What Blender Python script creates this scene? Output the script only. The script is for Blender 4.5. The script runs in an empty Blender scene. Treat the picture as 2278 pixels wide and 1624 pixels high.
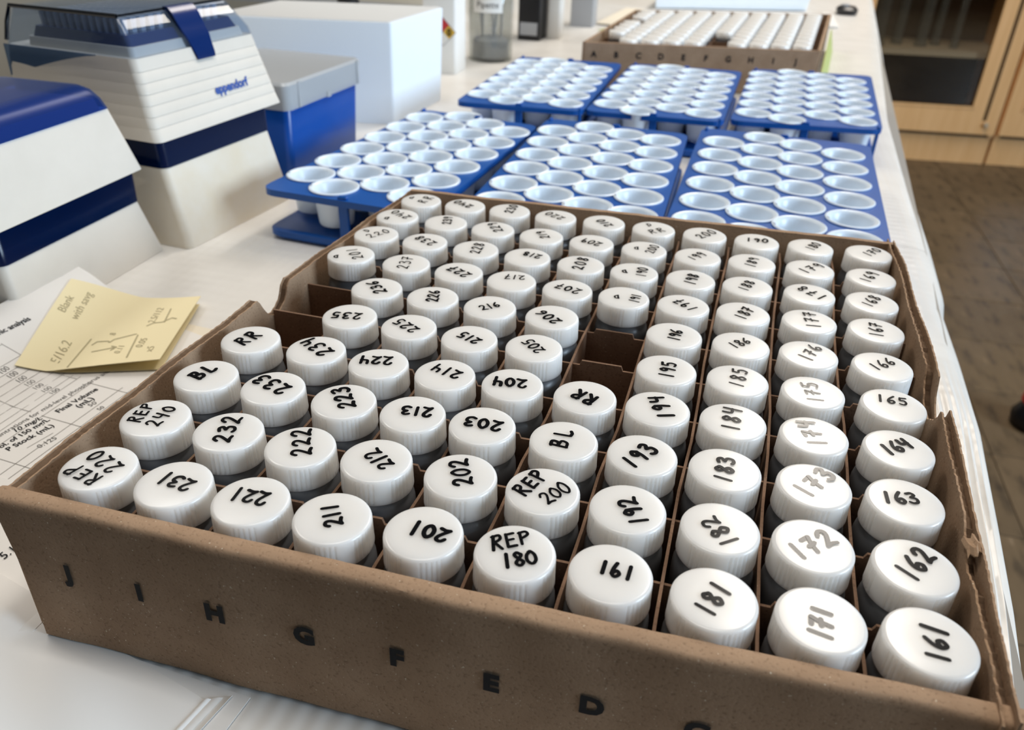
import bpy, bmesh, math, random
from mathutils import Vector, Matrix
from mathutils.geometry import delaunay_2d_cdt
random.seed(7)
U = 0.0285            # one cell of the vial box (28.5 mm); all shapes below are in cells
ZB = -2.25            # bench surface, measured down from the vial caps
SC = bpy.context.scene
COL = SC.collection

# ------------------------------------------------------------------ camera, sky, lights, exposure
def W(x, y, z):
    return Vector((x * U, y * U, (z - ZB) * U))

cam_d = bpy.data.cameras.new('camera')
cam = bpy.data.objects.new('camera', cam_d)
COL.objects.link(cam)
right = Vector((0.965164, 0.259977, 0.029494))
down = Vector((0.158026, -0.489370, -0.857639))
fwd = Vector((-0.208533, 0.832423, -0.513406))
m = Matrix((right, -down, -fwd)).transposed().to_4x4()
m.translation = W(6.409, -5.966, 5.960)
cam.matrix_world = m
cam_d.sensor_fit = 'HORIZONTAL'
cam_d.sensor_width = 36.0
cam_d.lens = 1800.0 / 2278.0 * 36.0
cam_d.clip_start = 0.01
cam_d.clip_end = 60
cam_d.dof.use_dof = True
cam_d.dof.focus_distance = 10.4 * U
cam_d.dof.aperture_fstop = 15.5
SC.camera = cam

world = bpy.data.worlds.new('world')
SC.world = world
world.use_nodes = True
world.node_tree.nodes['Background'].inputs[0].default_value = (0.92, 0.95, 1.0, 1)
world.node_tree.nodes['Background'].inputs[1].default_value = 0.05

def area(name, loc, target, sx, sy, power, color):
    d = bpy.data.lights.new(name, 'AREA')
    d.shape = 'RECTANGLE'
    d.size, d.size_y = sx, sy
    d.energy = power
    d.color = color
    o = bpy.data.objects.new(name, d)
    COL.objects.link(o)
    o.location = loc
    dirv = target - loc
    o.rotation_euler = dirv.to_track_quat('-Z', 'Y').to_euler()
    return o

# fluorescent ceiling fixtures (long axis away from the camera) plus an added fill lamp at the left, and the tall windows on the right
area('ceiling_lamp', W(25, 84, 67), W(25.001, 84.001, 0), 0.42, 2.1, 58, (1.0, 0.92, 0.82))
area('ceiling_lamp', W(3, 7, 67), W(3.001, 7.001, 0), 1.2, 0.42, 19, (1.0, 0.93, 0.84))
area('ceiling_lamp', W(-48, 34, 67), W(-48.001, 34.001, 0), 0.42, 1.2, 19, (1.0, 0.95, 0.88))  # added fill light, placed clear of the cap reflections
area('window_light', W(150, -4, 36), W(0, 6, 0), 1.7, 1.5, 195, (0.66, 0.83, 1.0))

SC.view_settings.view_transform = 'Standard'
SC.view_settings.look = 'None'
SC.view_settings.gamma = 1.0
SC.view_settings.exposure = -0.17
SC.view_settings.use_curve_mapping = False
SC.cycles.max_bounces = 8
SC.cycles.transparent_max_bounces = 16
SC.cycles.caustics_reflective = False
SC.cycles.caustics_refractive = False
SC.cycles.use_denoising = True

# ------------------------------------------------------------------ materials
def mat(name, color, rough=0.5, spec=0.5, sss=0.0, bump=None, noise=None, metal=0.0, coat=0.0, emit=None):
    """principled material; noise=(scale, color2, contrast) ; bump=(scale, strength, detail)"""
    mt = bpy.data.materials.new(name)
    mt.use_nodes = True
    nt = mt.node_tree
    b = nt.nodes['Principled BSDF']
    b.inputs['Base Color'].default_value = (*color, 1)
    b.inputs['Roughness'].default_value = rough
    b.inputs['Specular IOR Level'].default_value = spec
    b.inputs['Metallic'].default_value = metal
    b.inputs['Coat Weight'].default_value = coat
    b.inputs['Coat Roughness'].default_value = 0.12
    if sss:
        b.inputs['Subsurface Weight'].default_value = sss
        b.inputs['Subsurface Radius'].default_value = (1, 0.95, 0.9)
        b.inputs['Subsurface Scale'].default_value = 0.009
    if noise or bump:
        tc = nt.nodes.new('ShaderNodeTexCoord')
    if noise:
        n = nt.nodes.new('ShaderNodeTexNoise')
        n.inputs['Scale'].default_value = noise[0]
        n.inputs['Detail'].default_value = 6
        n.inputs['Roughness'].default_value = 0.65
        r = nt.nodes.new('ShaderNodeValToRGB')
        r.color_ramp.elements[0].position = 0.5 - noise[2]
        r.color_ramp.elements[1].position = 0.5 + noise[2]
        r.color_ramp.elements[0].color = (*color, 1)
        r.color_ramp.elements[1].color = (*noise[1], 1)
        nt.links.new(tc.outputs['Object'], n.inputs['Vector'])
        nt.links.new(n.outputs['Fac'], r.inputs['Fac'])
        nt.links.new(r.outputs['Color'], b.inputs['Base Color'])
    if bump:
        n2 = nt.nodes.new('ShaderNodeTexNoise')
        n2.inputs['Scale'].default_value = bump[0]
        n2.inputs['Detail'].default_value = bump[2]
        bp = nt.nodes.new('ShaderNodeBump')
        bp.inputs['Strength'].default_value = bump[1]
        bp.inputs['Distance'].default_value = 0.0006
        nt.links.new(tc.outputs['Object'], n2.inputs['Vector'])
        nt.links.new(n2.outputs['Fac'], bp.inputs['Height'])
        nt.links.new(bp.outputs['Normal'], b.inputs['Normal'])
    return mt

def clear(name, tint, gloss=0.10, rough=0.05, diffuse=0.0, dcol=(1, 1, 1)):
    """thin clear plastic or glass: tinted transparency, a gloss layer, and some milky scatter"""
    mt = bpy.data.materials.new(name)
    mt.use_nodes = True
    nt = mt.node_tree
    nt.nodes.remove(nt.nodes['Principled BSDF'])
    out = nt.nodes['Material Output']
    tr = nt.nodes.new('ShaderNodeBsdfTransparent')
    tr.inputs[0].default_value = (*tint, 1)
    gl = nt.nodes.new('ShaderNodeBsdfGlossy')
    gl.inputs['Roughness'].default_value = rough
    lw = nt.nodes.new('ShaderNodeLayerWeight')
    lw.inputs[0].default_value = 0.5
    pw = nt.nodes.new('ShaderNodeMath'); pw.operation = 'POWER'; pw.inputs[1].default_value = 4.0
    fr = nt.nodes.new('ShaderNodeMath'); fr.operation = 'MULTIPLY_ADD'
    fr.inputs[1].default_value = 0.55; fr.inputs[2].default_value = gloss * 0.25
    nt.links.new(lw.outputs['Facing'], pw.inputs[0]); nt.links.new(pw.outputs[0], fr.inputs[0])
    mx = nt.nodes.new('ShaderNodeMixShader')
    last = tr
    if diffuse:
        df = nt.nodes.new('ShaderNodeBsdfDiffuse')
        df.inputs[0].default_value = (*dcol, 1)
        m2 = nt.nodes.new('ShaderNodeMixShader')
        m2.inputs[0].default_value = diffuse
        nt.links.new(tr.outputs[0], m2.inputs[1])
        nt.links.new(df.outputs[0], m2.inputs[2])
        last = m2
    nt.links.new(fr.outputs[0], mx.inputs[0])
    nt.links.new(last.outputs[0], mx.inputs[1])
    nt.links.new(gl.outputs[0], mx.inputs[2])
    nt.links.new(mx.outputs[0], out.inputs['Surface'])
    return mt

def cardboard(name, c1, c2, c3):
    """kraft board: soft mottling, dark fibre specks, pale specks, fine fibre relief"""
    mt = bpy.data.materials.new(name)
    mt.use_nodes = True
    nt = mt.node_tree
    L = nt.links.new
    b = nt.nodes['Principled BSDF']
    b.inputs['Roughness'].default_value = 0.85
    b.inputs['Specular IOR Level'].default_value = 0.2
    tc = nt.nodes.new('ShaderNodeTexCoord')
    n = nt.nodes.new('ShaderNodeTexNoise'); n.inputs['Scale'].default_value = 60; n.inputs['Detail'].default_value = 8
    r = nt.nodes.new('ShaderNodeValToRGB')
    r.color_ramp.elements[0].position = 0.3; r.color_ramp.elements[0].color = (*c1, 1)
    r.color_ramp.elements[1].position = 0.7; r.color_ramp.elements[1].color = (*c2, 1)
    f = nt.nodes.new('ShaderNodeTexNoise'); f.inputs['Scale'].default_value = 900; f.inputs['Detail'].default_value = 3
    fr = nt.nodes.new('ShaderNodeValToRGB')
    fr.color_ramp.elements[0].position = 0.30; fr.color_ramp.elements[0].color = (0.45, 0.42, 0.4, 1)
    fr.color_ramp.elements[1].position = 0.44; fr.color_ramp.elements[1].color = (1, 1, 1, 1)
    mu = nt.nodes.new('ShaderNodeMixRGB'); mu.blend_type = 'MULTIPLY'; mu.inputs[0].default_value = 0.5
    g = nt.nodes.new('ShaderNodeTexNoise'); g.inputs['Scale'].default_value = 1100; g.inputs['Detail'].default_value = 2
    gr = nt.nodes.new('ShaderNodeValToRGB')
    gr.color_ramp.elements[0].position = 0.70; gr.color_ramp.elements[0].color = (0, 0, 0, 1)
    gr.color_ramp.elements[1].position = 0.76; gr.color_ramp.elements[1].color = (1, 1, 1, 1)
    ms = nt.nodes.new('ShaderNodeMixRGB'); ms.inputs[2].default_value = (*c3, 1)
    for q in (n, f, g):
        L(tc.outputs['Object'], q.inputs['Vector'])
    L(n.outputs['Fac'], r.inputs['Fac']); L(f.outputs['Fac'], fr.inputs['Fac']); L(g.outputs['Fac'], gr.inputs['Fac'])
    L(r.outputs['Color'], mu.inputs[1]); L(fr.outputs['Color'], mu.inputs[2])
    L(gr.outputs['Color'], ms.inputs[0]); L(mu.outputs['Color'], ms.inputs[1])
    L(ms.outputs['Color'], b.inputs['Base Color'])
    bp = nt.nodes.new('ShaderNodeBump'); bp.inputs['Strength'].default_value = 0.25; bp.inputs['Distance'].default_value = 0.0004
    L(f.outputs['Fac'], bp.inputs['Height']); L(bp.outputs['Normal'], b.inputs['Normal'])
    return mt

M = {}
M['cap'] = mat('white_cap_plastic', (0.84, 0.82, 0.79), 0.24, 0.5, sss=1.0)
M['vial'] = mat('grey_vial_plastic', (0.135, 0.14, 0.15), 0.32, 0.5)
M['ink'] = mat('marker_ink', (0.006, 0.006, 0.007), 0.17, 0.2)
M['card'] = cardboard('kraft_board', (0.33, 0.215, 0.135), (0.40, 0.27, 0.175), (0.72, 0.62, 0.48))
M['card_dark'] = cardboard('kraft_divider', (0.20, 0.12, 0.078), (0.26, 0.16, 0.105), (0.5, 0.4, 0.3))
M['flute'] = mat('corrugated_core', (0.16, 0.105, 0.068), 0.9, 0.1, bump=(400, 0.6, 3))
M['print'] = mat('black_print', (0.012, 0.012, 0.014), 0.7, 0.2)
M['rack'] = mat('blue_rack_plastic', (0.004, 0.085, 0.37), 0.35, 0.4)
M['cup'] = mat('white_cup_plastic', (0.73, 0.83, 0.94), 0.3, 0.45, sss=0.1)
M['foam_top_shade'] = mat('shaded_foam_top', (0.62, 0.63, 0.63), 0.8, 0.2)  # same white foam, greyed to put the shade of the top into its colour
M['foam'] = mat('white_foam', (0.82, 0.89, 0.96), 0.75, 0.2, bump=(500, 0.15, 2))
M['white_box'] = mat('ivory_plastic', (0.74, 0.695, 0.625), 0.5, 0.4, noise=(30, (0.70, 0.655, 0.585), 0.2))
M['stained_box'] = mat('stained_ivory_plastic', (0.78, 0.74, 0.67), 0.5, 0.4, noise=(22, (0.72, 0.63, 0.48), 0.28))
M['navy'] = mat('dark_blue_plastic', (0.004, 0.022, 0.12), 0.22, 0.5)
M['blue'] = mat('blue_plastic', (0.004, 0.045, 0.30), 0.3, 0.5)
M['blue_body'] = mat('translucent_blue_plastic', (0.004, 0.07, 0.36), 0.28, 0.45, sss=0.1)
M['blue_lid'] = clear('blue_clear_lid', (0.42, 0.54, 0.86), 0.06, 0.3, 0.16, (0.01, 0.08, 0.34))
M['dark_lid'] = clear('dark_blue_clear_lid', (0.05, 0.12, 0.34), 0.10, 0.2, 0.35, (0.001, 0.018, 0.10))
M['smoke_lid'] = clear('smoke_clear_lid', (0.86, 0.90, 0.95), 0.14, 0.03, 0.05, (0.35, 0.45, 0.6))
M['frost_lid'] = clear('frosted_clear_lid', (0.85, 0.88, 0.9), 0.15, 0.25, 0.62, (0.60, 0.62, 0.64))
M['glass'] = clear('clear_glass', (0.86, 0.87, 0.86), 0.22, 0.02, 0.05, (0.7, 0.7, 0.68))
M['cab_glass'] = clear('cabinet_glass', (0.86, 0.84, 0.80), 0.25, 0.03)
M['edge'] = mat('dark_edge', (0.004, 0.005, 0.008), 0.2, 0.4)
M['tips'] = mat('tip_tray', (0.58, 0.36, 0.30), 0.5, 0.3)
M['tip_grey'] = mat('clear_tips', (0.34, 0.38, 0.45), 0.4, 0.4)
M['paper'] = mat('white_paper', (0.80, 0.785, 0.76), 0.9, 0.15, bump=(60, 0.1, 2))
M['cream'] = mat('cream_paper', (0.80, 0.74, 0.62), 0.9, 0.15)
M['note'] = mat('yellow_note', (0.86, 0.765, 0.50), 0.85, 0.15)
M['pencil'] = mat('pencil', (0.44, 0.39, 0.24), 0.8, 0.1)
M['grey_print'] = mat('grey_print', (0.16, 0.155, 0.15), 0.8, 0.1)
M['rule'] = mat('thin_rule', (0.40, 0.385, 0.365), 0.8, 0.1)
M['black'] = mat('black_plastic', (0.006, 0.006, 0.008), 0.35, 0.5)
M['grey'] = mat('grey_metal', (0.38, 0.39, 0.41), 0.5, 0.4)
M['pale'] = mat('pale_plastic', (0.74, 0.73, 0.70), 0.5, 0.4)
M['red'] = mat('red_plastic', (0.50, 0.035, 0.03), 0.4, 0.4)
M['yellow'] = mat('label_yellow', (0.72, 0.46, 0.06), 0.6, 0.3)
M['label_red'] = mat('label_red', (0.55, 0.04, 0.05), 0.6, 0.3)
M['label_white'] = mat('label_white', (0.82, 0.82, 0.80), 0.6, 0.3)
M['label_blue'] = mat('label_blue', (0.03, 0.10, 0.40), 0.6, 0.3)
M['wall'] = mat('painted_wall', (0.56, 0.52, 0.44), 0.9, 0.1)
M['dark_wall'] = mat('dark_wood_wall', (0.030, 0.022, 0.017), 0.7, 0.2)
M['shelf'] = mat('cabinet_shelf', (0.50, 0.42, 0.31), 0.6, 0.2)
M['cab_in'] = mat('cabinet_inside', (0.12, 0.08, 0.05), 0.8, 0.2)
M['ceiling'] = mat('ceiling_board', (0.20, 0.20, 0.20), 0.9, 0.1)
M['hinge'] = clear('smoke_blue_panel', (0.55, 0.66, 0.82), 0.1, 0.2, 0.30, (0.06, 0.13, 0.24))
M['groove'] = mat('dark_groove', (0.10, 0.055, 0.025), 0.7, 0.1)
M['green'] = mat('green_sheet', (0.45, 0.50, 0.20), 0.8, 0.2)
M['bench'] = mat('bench_slab', (0.30, 0.29, 0.27), 0.5, 0.3)

def wood():
    mt = bpy.data.materials.new('light_wood')
    mt.use_nodes = True
    nt = mt.node_tree
    L = nt.links.new
    b = nt.nodes['Principled BSDF']
    b.inputs['Roughness'].default_value = 0.5
    b.inputs['Specular IOR Level'].default_value = 0.25
    tc = nt.nodes.new('ShaderNodeTexCoord')
    mp = nt.nodes.new('ShaderNodeMapping'); mp.inputs['Scale'].default_value = (9, 9, 0.7)
    n = nt.nodes.new('ShaderNodeTexNoise'); n.inputs['Scale'].default_value = 4; n.inputs['Detail'].default_value = 8
    r = nt.nodes.new('ShaderNodeValToRGB')
    r.color_ramp.elements[0].position = 0.3; r.color_ramp.elements[0].color = (0.74, 0.43, 0.185, 1)
    r.color_ramp.elements[1].position = 0.75; r.color_ramp.elements[1].color = (0.84, 0.52, 0.25, 1)
    L(tc.outputs['Object'], mp.inputs['Vector']); L(mp.outputs[0], n.inputs['Vector'])
    L(n.outputs['Fac'], r.inputs['Fac']); L(r.outputs['Color'], b.inputs['Base Color'])
    return mt
M['wood'] = wood()

def vinyl(name, tone):
    """marbled brown vinyl tile with short pale and dark streaks"""
    mt = bpy.data.materials.new(name)
    mt.use_nodes = True
    nt = mt.node_tree
    L = nt.links.new
    b = nt.nodes['Principled BSDF']
    b.inputs['Roughness'].default_value = 0.45
    b.inputs['Specular IOR Level'].default_value = 0.3
    tc = nt.nodes.new('ShaderNodeTexCoord')
    mp = nt.nodes.new('ShaderNodeMapping'); mp.inputs['Scale'].default_value = (26, 8, 1)
    n = nt.nodes.new('ShaderNodeTexNoise'); n.inputs['Scale'].default_value = 1.0; n.inputs['Detail'].default_value = 3
    r = nt.nodes.new('ShaderNodeValToRGB')
    e = r.color_ramp.elements
    e[0].position = 0.30; e[0].color = (0.070 * tone, 0.050 * tone, 0.032 * tone, 1)
    e[1].position = 0.46; e[1].color = (0.170 * tone, 0.117 * tone, 0.066 * tone, 1)
    x = e.new(0.64); x.color = (0.190 * tone, 0.131 * tone, 0.075 * tone, 1)
    x = e.new(0.76); x.color = (0.34 * tone, 0.24 * tone, 0.15 * tone, 1)
    L(tc.outputs['Object'], mp.inputs['Vector']); L(mp.outputs[0], n.inputs['Vector'])
    L(n.outputs['Fac'], r.inputs['Fac']); L(r.outputs['Color'], b.inputs['Base Color'])
    return mt
M['tile'] = [vinyl('floor_tile_a', 0.80), vinyl('floor_tile_b', 0.71)]

def bench_sheet():
    """plastic-backed bench paper: satin white with faint ribbing and a fine quilted grid"""
    mt = bpy.data.materials.new('bench_paper')
    mt.use_nodes = True
    nt = mt.node_tree
    L = nt.links.new
    b = nt.nodes['Principled BSDF']
    b.inputs['Roughness'].default_value = 0.34
    b.inputs['Specular IOR Level'].default_value = 0.45
    tc = nt.nodes.new('ShaderNodeTexCoord')
    w = nt.nodes.new('ShaderNodeTexWave'); w.inputs['Scale'].default_value = 42; w.inputs['Distortion'].default_value = 1.2
    w.inputs['Detail'].default_value = 2
    w2 = nt.nodes.new('ShaderNodeTexWave'); w2.bands_direction = 'Y'; w2.inputs['Scale'].default_value = 30
    w2.inputs['Distortion'].default_value = 1.5
    n = nt.nodes.new('ShaderNodeTexNoise'); n.inputs['Scale'].default_value = 25; n.inputs['Detail'].default_value = 5
    r = nt.nodes.new('ShaderNodeValToRGB')
    r.color_ramp.elements[0].position = 0.3; r.color_ramp.elements[0].color = (0.73, 0.715, 0.685, 1)
    r.color_ramp.elements[1].position = 0.7; r.color_ramp.elements[1].color = (0.80, 0.785, 0.755, 1)
    ad = nt.nodes.new('ShaderNodeMath'); ad.operation = 'ADD'
    for q in (w, w2, n):
        L(tc.outputs['Object'], q.inputs['Vector'])
    L(n.outputs['Fac'], r.inputs['Fac']); L(r.outputs['Color'], b.inputs['Base Color'])
    L(w.outputs['Fac'], ad.inputs[0]); L(w2.outputs['Fac'], ad.inputs[1])
    bp = nt.nodes.new('ShaderNodeBump'); bp.inputs['Strength'].default_value = 0.2; bp.inputs['Distance'].default_value = 0.0008
    L(ad.outputs[0], bp.inputs['Height']); L(bp.outputs['Normal'], b.inputs['Normal'])
    return mt
M['sheet'] = bench_sheet()

# ------------------------------------------------------------------ helpers (all lengths in cells)
ROOTLOC = {}

def tag(o, label=None, cat=None, group=None, kind=None):
    if label: o['label'] = label
    if cat: o['category'] = cat
    if group: o['group'] = group
    if kind: o['kind'] = kind
    return o

def thing(name, label, cat, loc, group=None, rotz=0.0):
    o = bpy.data.objects.new(name, None)
    COL.objects.link(o)
    o.empty_display_size = 0.01
    o.location = W(*loc)
    o.rotation_euler = (0, 0, rotz)
    ROOTLOC[o.name] = loc
    tag(o, label, cat, group)
    return o

def mesh(name, vf, mt, smooth=False):
    """mesh data from (verts in cells, faces); bevel-free, sharp edges kept above 35 degrees"""
    v, f = vf
    me = bpy.data.meshes.new(name)
    me.from_pydata([(a * U, b * U, c * U) for a, b, c in v], [], f)
    if isinstance(mt, (list, tuple)):
        for q in mt: me.materials.append(q)
    else:
        me.materials.append(mt)
    if smooth:
        for p in me.polygons: p.use_smooth = True
        me.set_sharp_from_angle(angle=math.radians(38))
    me.update()
    return me

def obj(name, vf, mt, parent=None, smooth=False, rel=None, loc=None):
    """link vf as one object. rel='world': verts are in scene cells and are moved into the parent's frame"""
    if parent is not None and rel == 'world':
        p = parent
        lx = ly = lz = 0
        while p is not None:
            if p.name in ROOTLOC:
                lx, ly, lz = ROOTLOC[p.name]
            p = p.parent
        vf = ([(a - lx, b - ly, c - lz) for a, b, c in vf[0]], vf[1])
    if parent is None:
        loc = loc or (0, 0, ZB)
        vf = ([(a - loc[0], b - loc[1], c - loc[2]) for a, b, c in vf[0]], vf[1])
    me = mesh(name, vf, mt, smooth)
    o = bpy.data.objects.new(name, me)
    COL.objects.link(o)
    if parent is not None:
        o.parent = parent
    else:
        o.location = W(*loc)
    return o

def link(name, me, parent, loc=(0, 0, 0)):
    o = bpy.data.objects.new(name, me)
    COL.objects.link(o)
    o.parent = parent
    o.location = (loc[0] * U, loc[1] * U, loc[2] * U)
    return o

def join(*vfs):
    V, F = [], []
    for v, f in vfs:
        k = len(V)
        V += list(v)
        F += [tuple(i + k for i in q) for q in f]
    return V, F

def box(x0, x1, y0, y1, z0, z1):
    v = [(x0, y0, z0), (x1, y0, z0), (x1, y1, z0), (x0, y1, z0), (x0, y0, z1), (x1, y0, z1), (x1, y1, z1), (x0, y1, z1)]
    return v, [(0, 3, 2, 1), (4, 5, 6, 7), (0, 1, 5, 4), (1, 2, 6, 5), (2, 3, 7, 6), (3, 0, 4, 7)]

def rrect(x0, x1, y0, y1, r, n=5):
    r = max(0.001, min(r, (x1 - x0) / 2 - 1e-4, (y1 - y0) / 2 - 1e-4))
    P = []
    for cx, cy, a0 in ((x1 - r, y1 - r, 0), (x0 + r, y1 - r, 90), (x0 + r, y0 + r, 180), (x1 - r, y0 + r, 270)):
        for i in range(n + 1):
            a = math.radians(a0 + 90 * i / n)
            P.append((cx + r * math.cos(a), cy + r * math.sin(a)))
    return P

def loft(secs, cap0=True, cap1=True, n=5):
    """secs: (z, x0, x1, y0, y1, r) rounded rectangles from bottom to top"""
    V, F = [], []
    k = 4 * (n + 1)
    for z, x0, x1, y0, y1, r in secs:
        V += [(x, y, z) for x, y in rrect(x0, x1, y0, y1, r, n)]
    for s in range(len(secs) - 1):
        for i in range(k):
            j = (i + 1) % k
            F.append((s * k + i, s * k + j, (s + 1) * k + j, (s + 1) * k + i))
    if cap0: F.append(tuple(range(k - 1, -1, -1)))
    if cap1: F.append(tuple((len(secs) - 1) * k + i for i in range(k)))
    return V, F

def shell(secs, t, n=5):
    """open-bottomed lid: outer loft, inner loft inset by t"""
    o = loft(secs, False, True, n)
    ins = [(z - (t if i == len(secs) - 1 else 0), x0 + t, x1 - t, y0 + t, y1 - t, max(r - t, 0.02)) for i, (z, x0, x1, y0, y1, r) in enumerate(secs)]
    v, f = loft(ins, False, True, n)
    f = [tuple(reversed(q)) for q in f]
    V, F = join(o, (v, f))
    k = 4 * (n + 1)
    b = len(o[0])
    for i in range(k):
        j = (i + 1) % k
        F.append((i, b + i, b + j, j))
    return V, F

def lathe(prof, n=32, rad=None, cap_top=False, cap_bot=False):
    V, F = [], []
    for k, (r, z) in enumerate(prof):
        for i in range(n):
            a = 2 * math.pi * i / n
            rr = rad(r, k, i, n) if rad else r
            V.append((rr * math.cos(a), rr * math.sin(a), z))
    for k in range(len(prof) - 1):
        for i in range(n):
            j = (i + 1) % n
            F.append((k * n + i, k * n + j, (k + 1) * n + j, (k + 1) * n + i))
    if cap_bot: F.append(tuple(range(n - 1, -1, -1)))
    if cap_top: F.append(tuple((len(prof) - 1) * n + i for i in range(n)))
    return V, F

def shift(vf, dx, dy, dz):
    return [(a + dx, b + dy, c + dz) for a, b, c in vf[0]], vf[1]

def sheet(nu, nv, fn, t):
    """thin sheet following fn(u, v) -> (x, y, z), thickness t downward"""
    V = [fn(i / nu, j / nv) for j in range(nv + 1) for i in range(nu + 1)]
    n = len(V)
    V += [(x, y, z - t) for x, y, z in V]
    w = nu + 1
    F = []
    for j in range(nv):
        for i in range(nu):
            a = j * w + i
            F.append((a, a + 1, a + w + 1, a + w))
            F.append((n + a, n + a + w, n + a + w + 1, n + a + 1))
    rim = [i for i in range(w)] + [j * w + nu for j in range(1, nv + 1)] + [nv * w + i for i in range(nu - 1, -1, -1)] + [j * w for j in range(nv - 1, 0, -1)]
    for k in range(len(rim)):
        a, b = rim[k], rim[(k + 1) % len(rim)]
        F.append((a, n + a, n + b, b))
    return V, F

def wall(path, zb, t):
    """upright strip along path [(x, y, ztop)], thickness t to the left of travel"""
    V, F = [], []
    m_ = len(path)
    for i, (x, y, z) in enumerate(path):
        a = path[max(i - 1, 0)]; b = path[min(i + 1, m_ - 1)]
        dx, dy = b[0] - a[0], b[1] - a[1]
        l = math.hypot(dx, dy) or 1
        nx, ny = -dy / l * t, dx / l * t
        V += [(x, y, zb), (x, y, z), (x + nx, y + ny, z), (x + nx, y + ny, zb)]
    for i in range(m_ - 1):
        a, b = 4 * i, 4 * (i + 1)
        F += [(a, b, b + 1, a + 1), (a + 1, b + 1, b + 2, a + 2), (a + 2, b + 2, b + 3, a + 3), (a + 3, b + 3, b, a)]
    F += [(0, 1, 2, 3), tuple(4 * (m_ - 1) + i for i in (3, 2, 1, 0))]
    return V, F

def tube(pts, r, n=8):
    V, F = [], []
    P = [Vector(p) for p in pts]
    for i, p in enumerate(P):
        d = (P[min(i + 1, len(P) - 1)] - P[max(i - 1, 0)]).normalized()
        a = d.orthogonal().normalized()
        b = d.cross(a)
        for k in range(n):
            t = 2 * math.pi * k / n
            q = p + r * (math.cos(t) * a + math.sin(t) * b)
            V.append(tuple(q))
    for i in range(len(P) - 1):
        for k in range(n):
            j = (k + 1) % n
            F.append((i * n + k, i * n + j, (i + 1) * n + j, (i + 1) * n + k))
    F.append(tuple(range(n - 1, -1, -1)))
    F.append(tuple((len(P) - 1) * n + k for k in range(n)))
    return V, F

def interp(tab, s):
    if s <= tab[0][0]: return tab[0][1]
    for (a, va), (b, vb) in zip(tab, tab[1:]):
        if s <= b:
            t = (s - a) / (b - a)
            return va + (vb - va) * t
    return tab[-1][1]

def catmull(P, k=5):
    if len(P) < 3: return P
    out = []
    for i in range(len(P) - 1):
        p0 = P[max(i - 1, 0)]; p1 = P[i]; p2 = P[i + 1]; p3 = P[min(i + 2, len(P) - 1)]
        for s in range(k):
            t = s / k
            out.append(tuple(0.5 * ((2 * p1[d]) + (-p0[d] + p2[d]) * t + (2 * p0[d] - 5 * p1[d] + 4 * p2[d] - p3[d]) * t * t
                       + (-p0[d] + 3 * p1[d] - 3 * p2[d] + p3[d]) * t ** 3) for d in (0, 1)))
    out.append(P[-1])
    return out

GLY = {
 '0': [[(.30, 1), (.08, .75), (.05, .3), (.28, 0), (.52, .25), (.52, .7), (.33, 1), (.2, .95)]],
 '1': [[(.33, 1), (.27, 0)]],
 '2': [[(.04, .78), (.2, .99), (.45, .93), (.48, .68), (.28, .34), (.05, .04)], [(.05, .04), (.3, .08), (.58, .0)]],
 '3': [[(.08, .92), (.36, 1), (.50, .80), (.24, .56)], [(.24, .56), (.52, .44), (.50, .12), (.25, 0), (.04, .1)]],
 '4': [[(.08, 1), (.10, .55), (.52, .52)], [(.52, .98), (.44, 0)]],
 '5': [[(.55, 1), (.16, .95)], [(.16, .95), (.12, .58), (.40, .60), (.52, .32), (.36, .03), (.04, .08)]],
 '6': [[(.46, 1), (.16, .62), (.07, .25), (.27, 0), (.50, .2), (.38, .42), (.10, .28)]],
 '7': [[(.05, .93), (.52, .97)], [(.52, .97), (.32, .5), (.20, 0)], [(.10, .46), (.50, .52)]],
 '8': [[(.46, .84), (.26, 1), (.10, .82), (.30, .52), (.50, .25), (.28, 0), (.08, .22), (.30, .52), (.46, .75), (.46, .84)]],
 '9': [[(.48, .82), (.28, 1), (.09, .76), (.27, .55), (.49, .8)], [(.49, .82), (.47, .4), (.38, 0)]],
 'R': [[(.08, 0), (.14, 1)], [(.06, .93), (.45, 1), (.50, .72), (.14, .50)], [(.18, .52), (.56, .0)]],
 'E': [[(.54, 1), (.12, .95)], [(.12, .98), (.10, .02)], [(.10, .03), (.56, .06)], [(.10, .50), (.47, .54)]],
 'P': [[(.10, 0), (.13, 1)], [(.06, .93), (.45, 1), (.53, .72), (.14, .46)]],
 'B': [[(.10, 0), (.14, 1)], [(.05, .95), (.44, .97), (.42, .62), (.12, .52)], [(.12, .52), (.56, .42), (.46, .06), (.06, .02)]],
 'L': [[(.12, 1), (.12, .06)], [(.12, .06), (.34, .02), (.54, .12)]],
 'D': [[(.12, 1), (.09, 0)], [(.05, .98), (.48, .86), (.54, .28), (.06, 0)]],
}

def ribbon(P, w, z):
    V, F = [], []
    for (ax, ay), (bx, by) in zip(P, P[1:]):
        dx, dy = bx - ax, by - ay
        l = math.hypot(dx, dy)
        if l < 1e-6: continue
        nx, ny = -dy / l * w / 2, dx / l * w / 2
        z += 0.00008
        k = len(V)
        V += [(ax - nx, ay - ny, z), (bx - nx, by - ny, z), (bx + nx, by + ny, z), (ax + nx, ay + ny, z)]
        F.append((k, k + 1, k + 2, k + 3))
    for x, y in P:
        z += 0.00008
        k = len(V)
        V += [(x + w / 2 * math.cos(a * math.pi / 4), y + w / 2 * math.sin(a * math.pi / 4), z) for a in range(8)]
        F.append(tuple(range(k, k + 8)))
    return V, F

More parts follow.
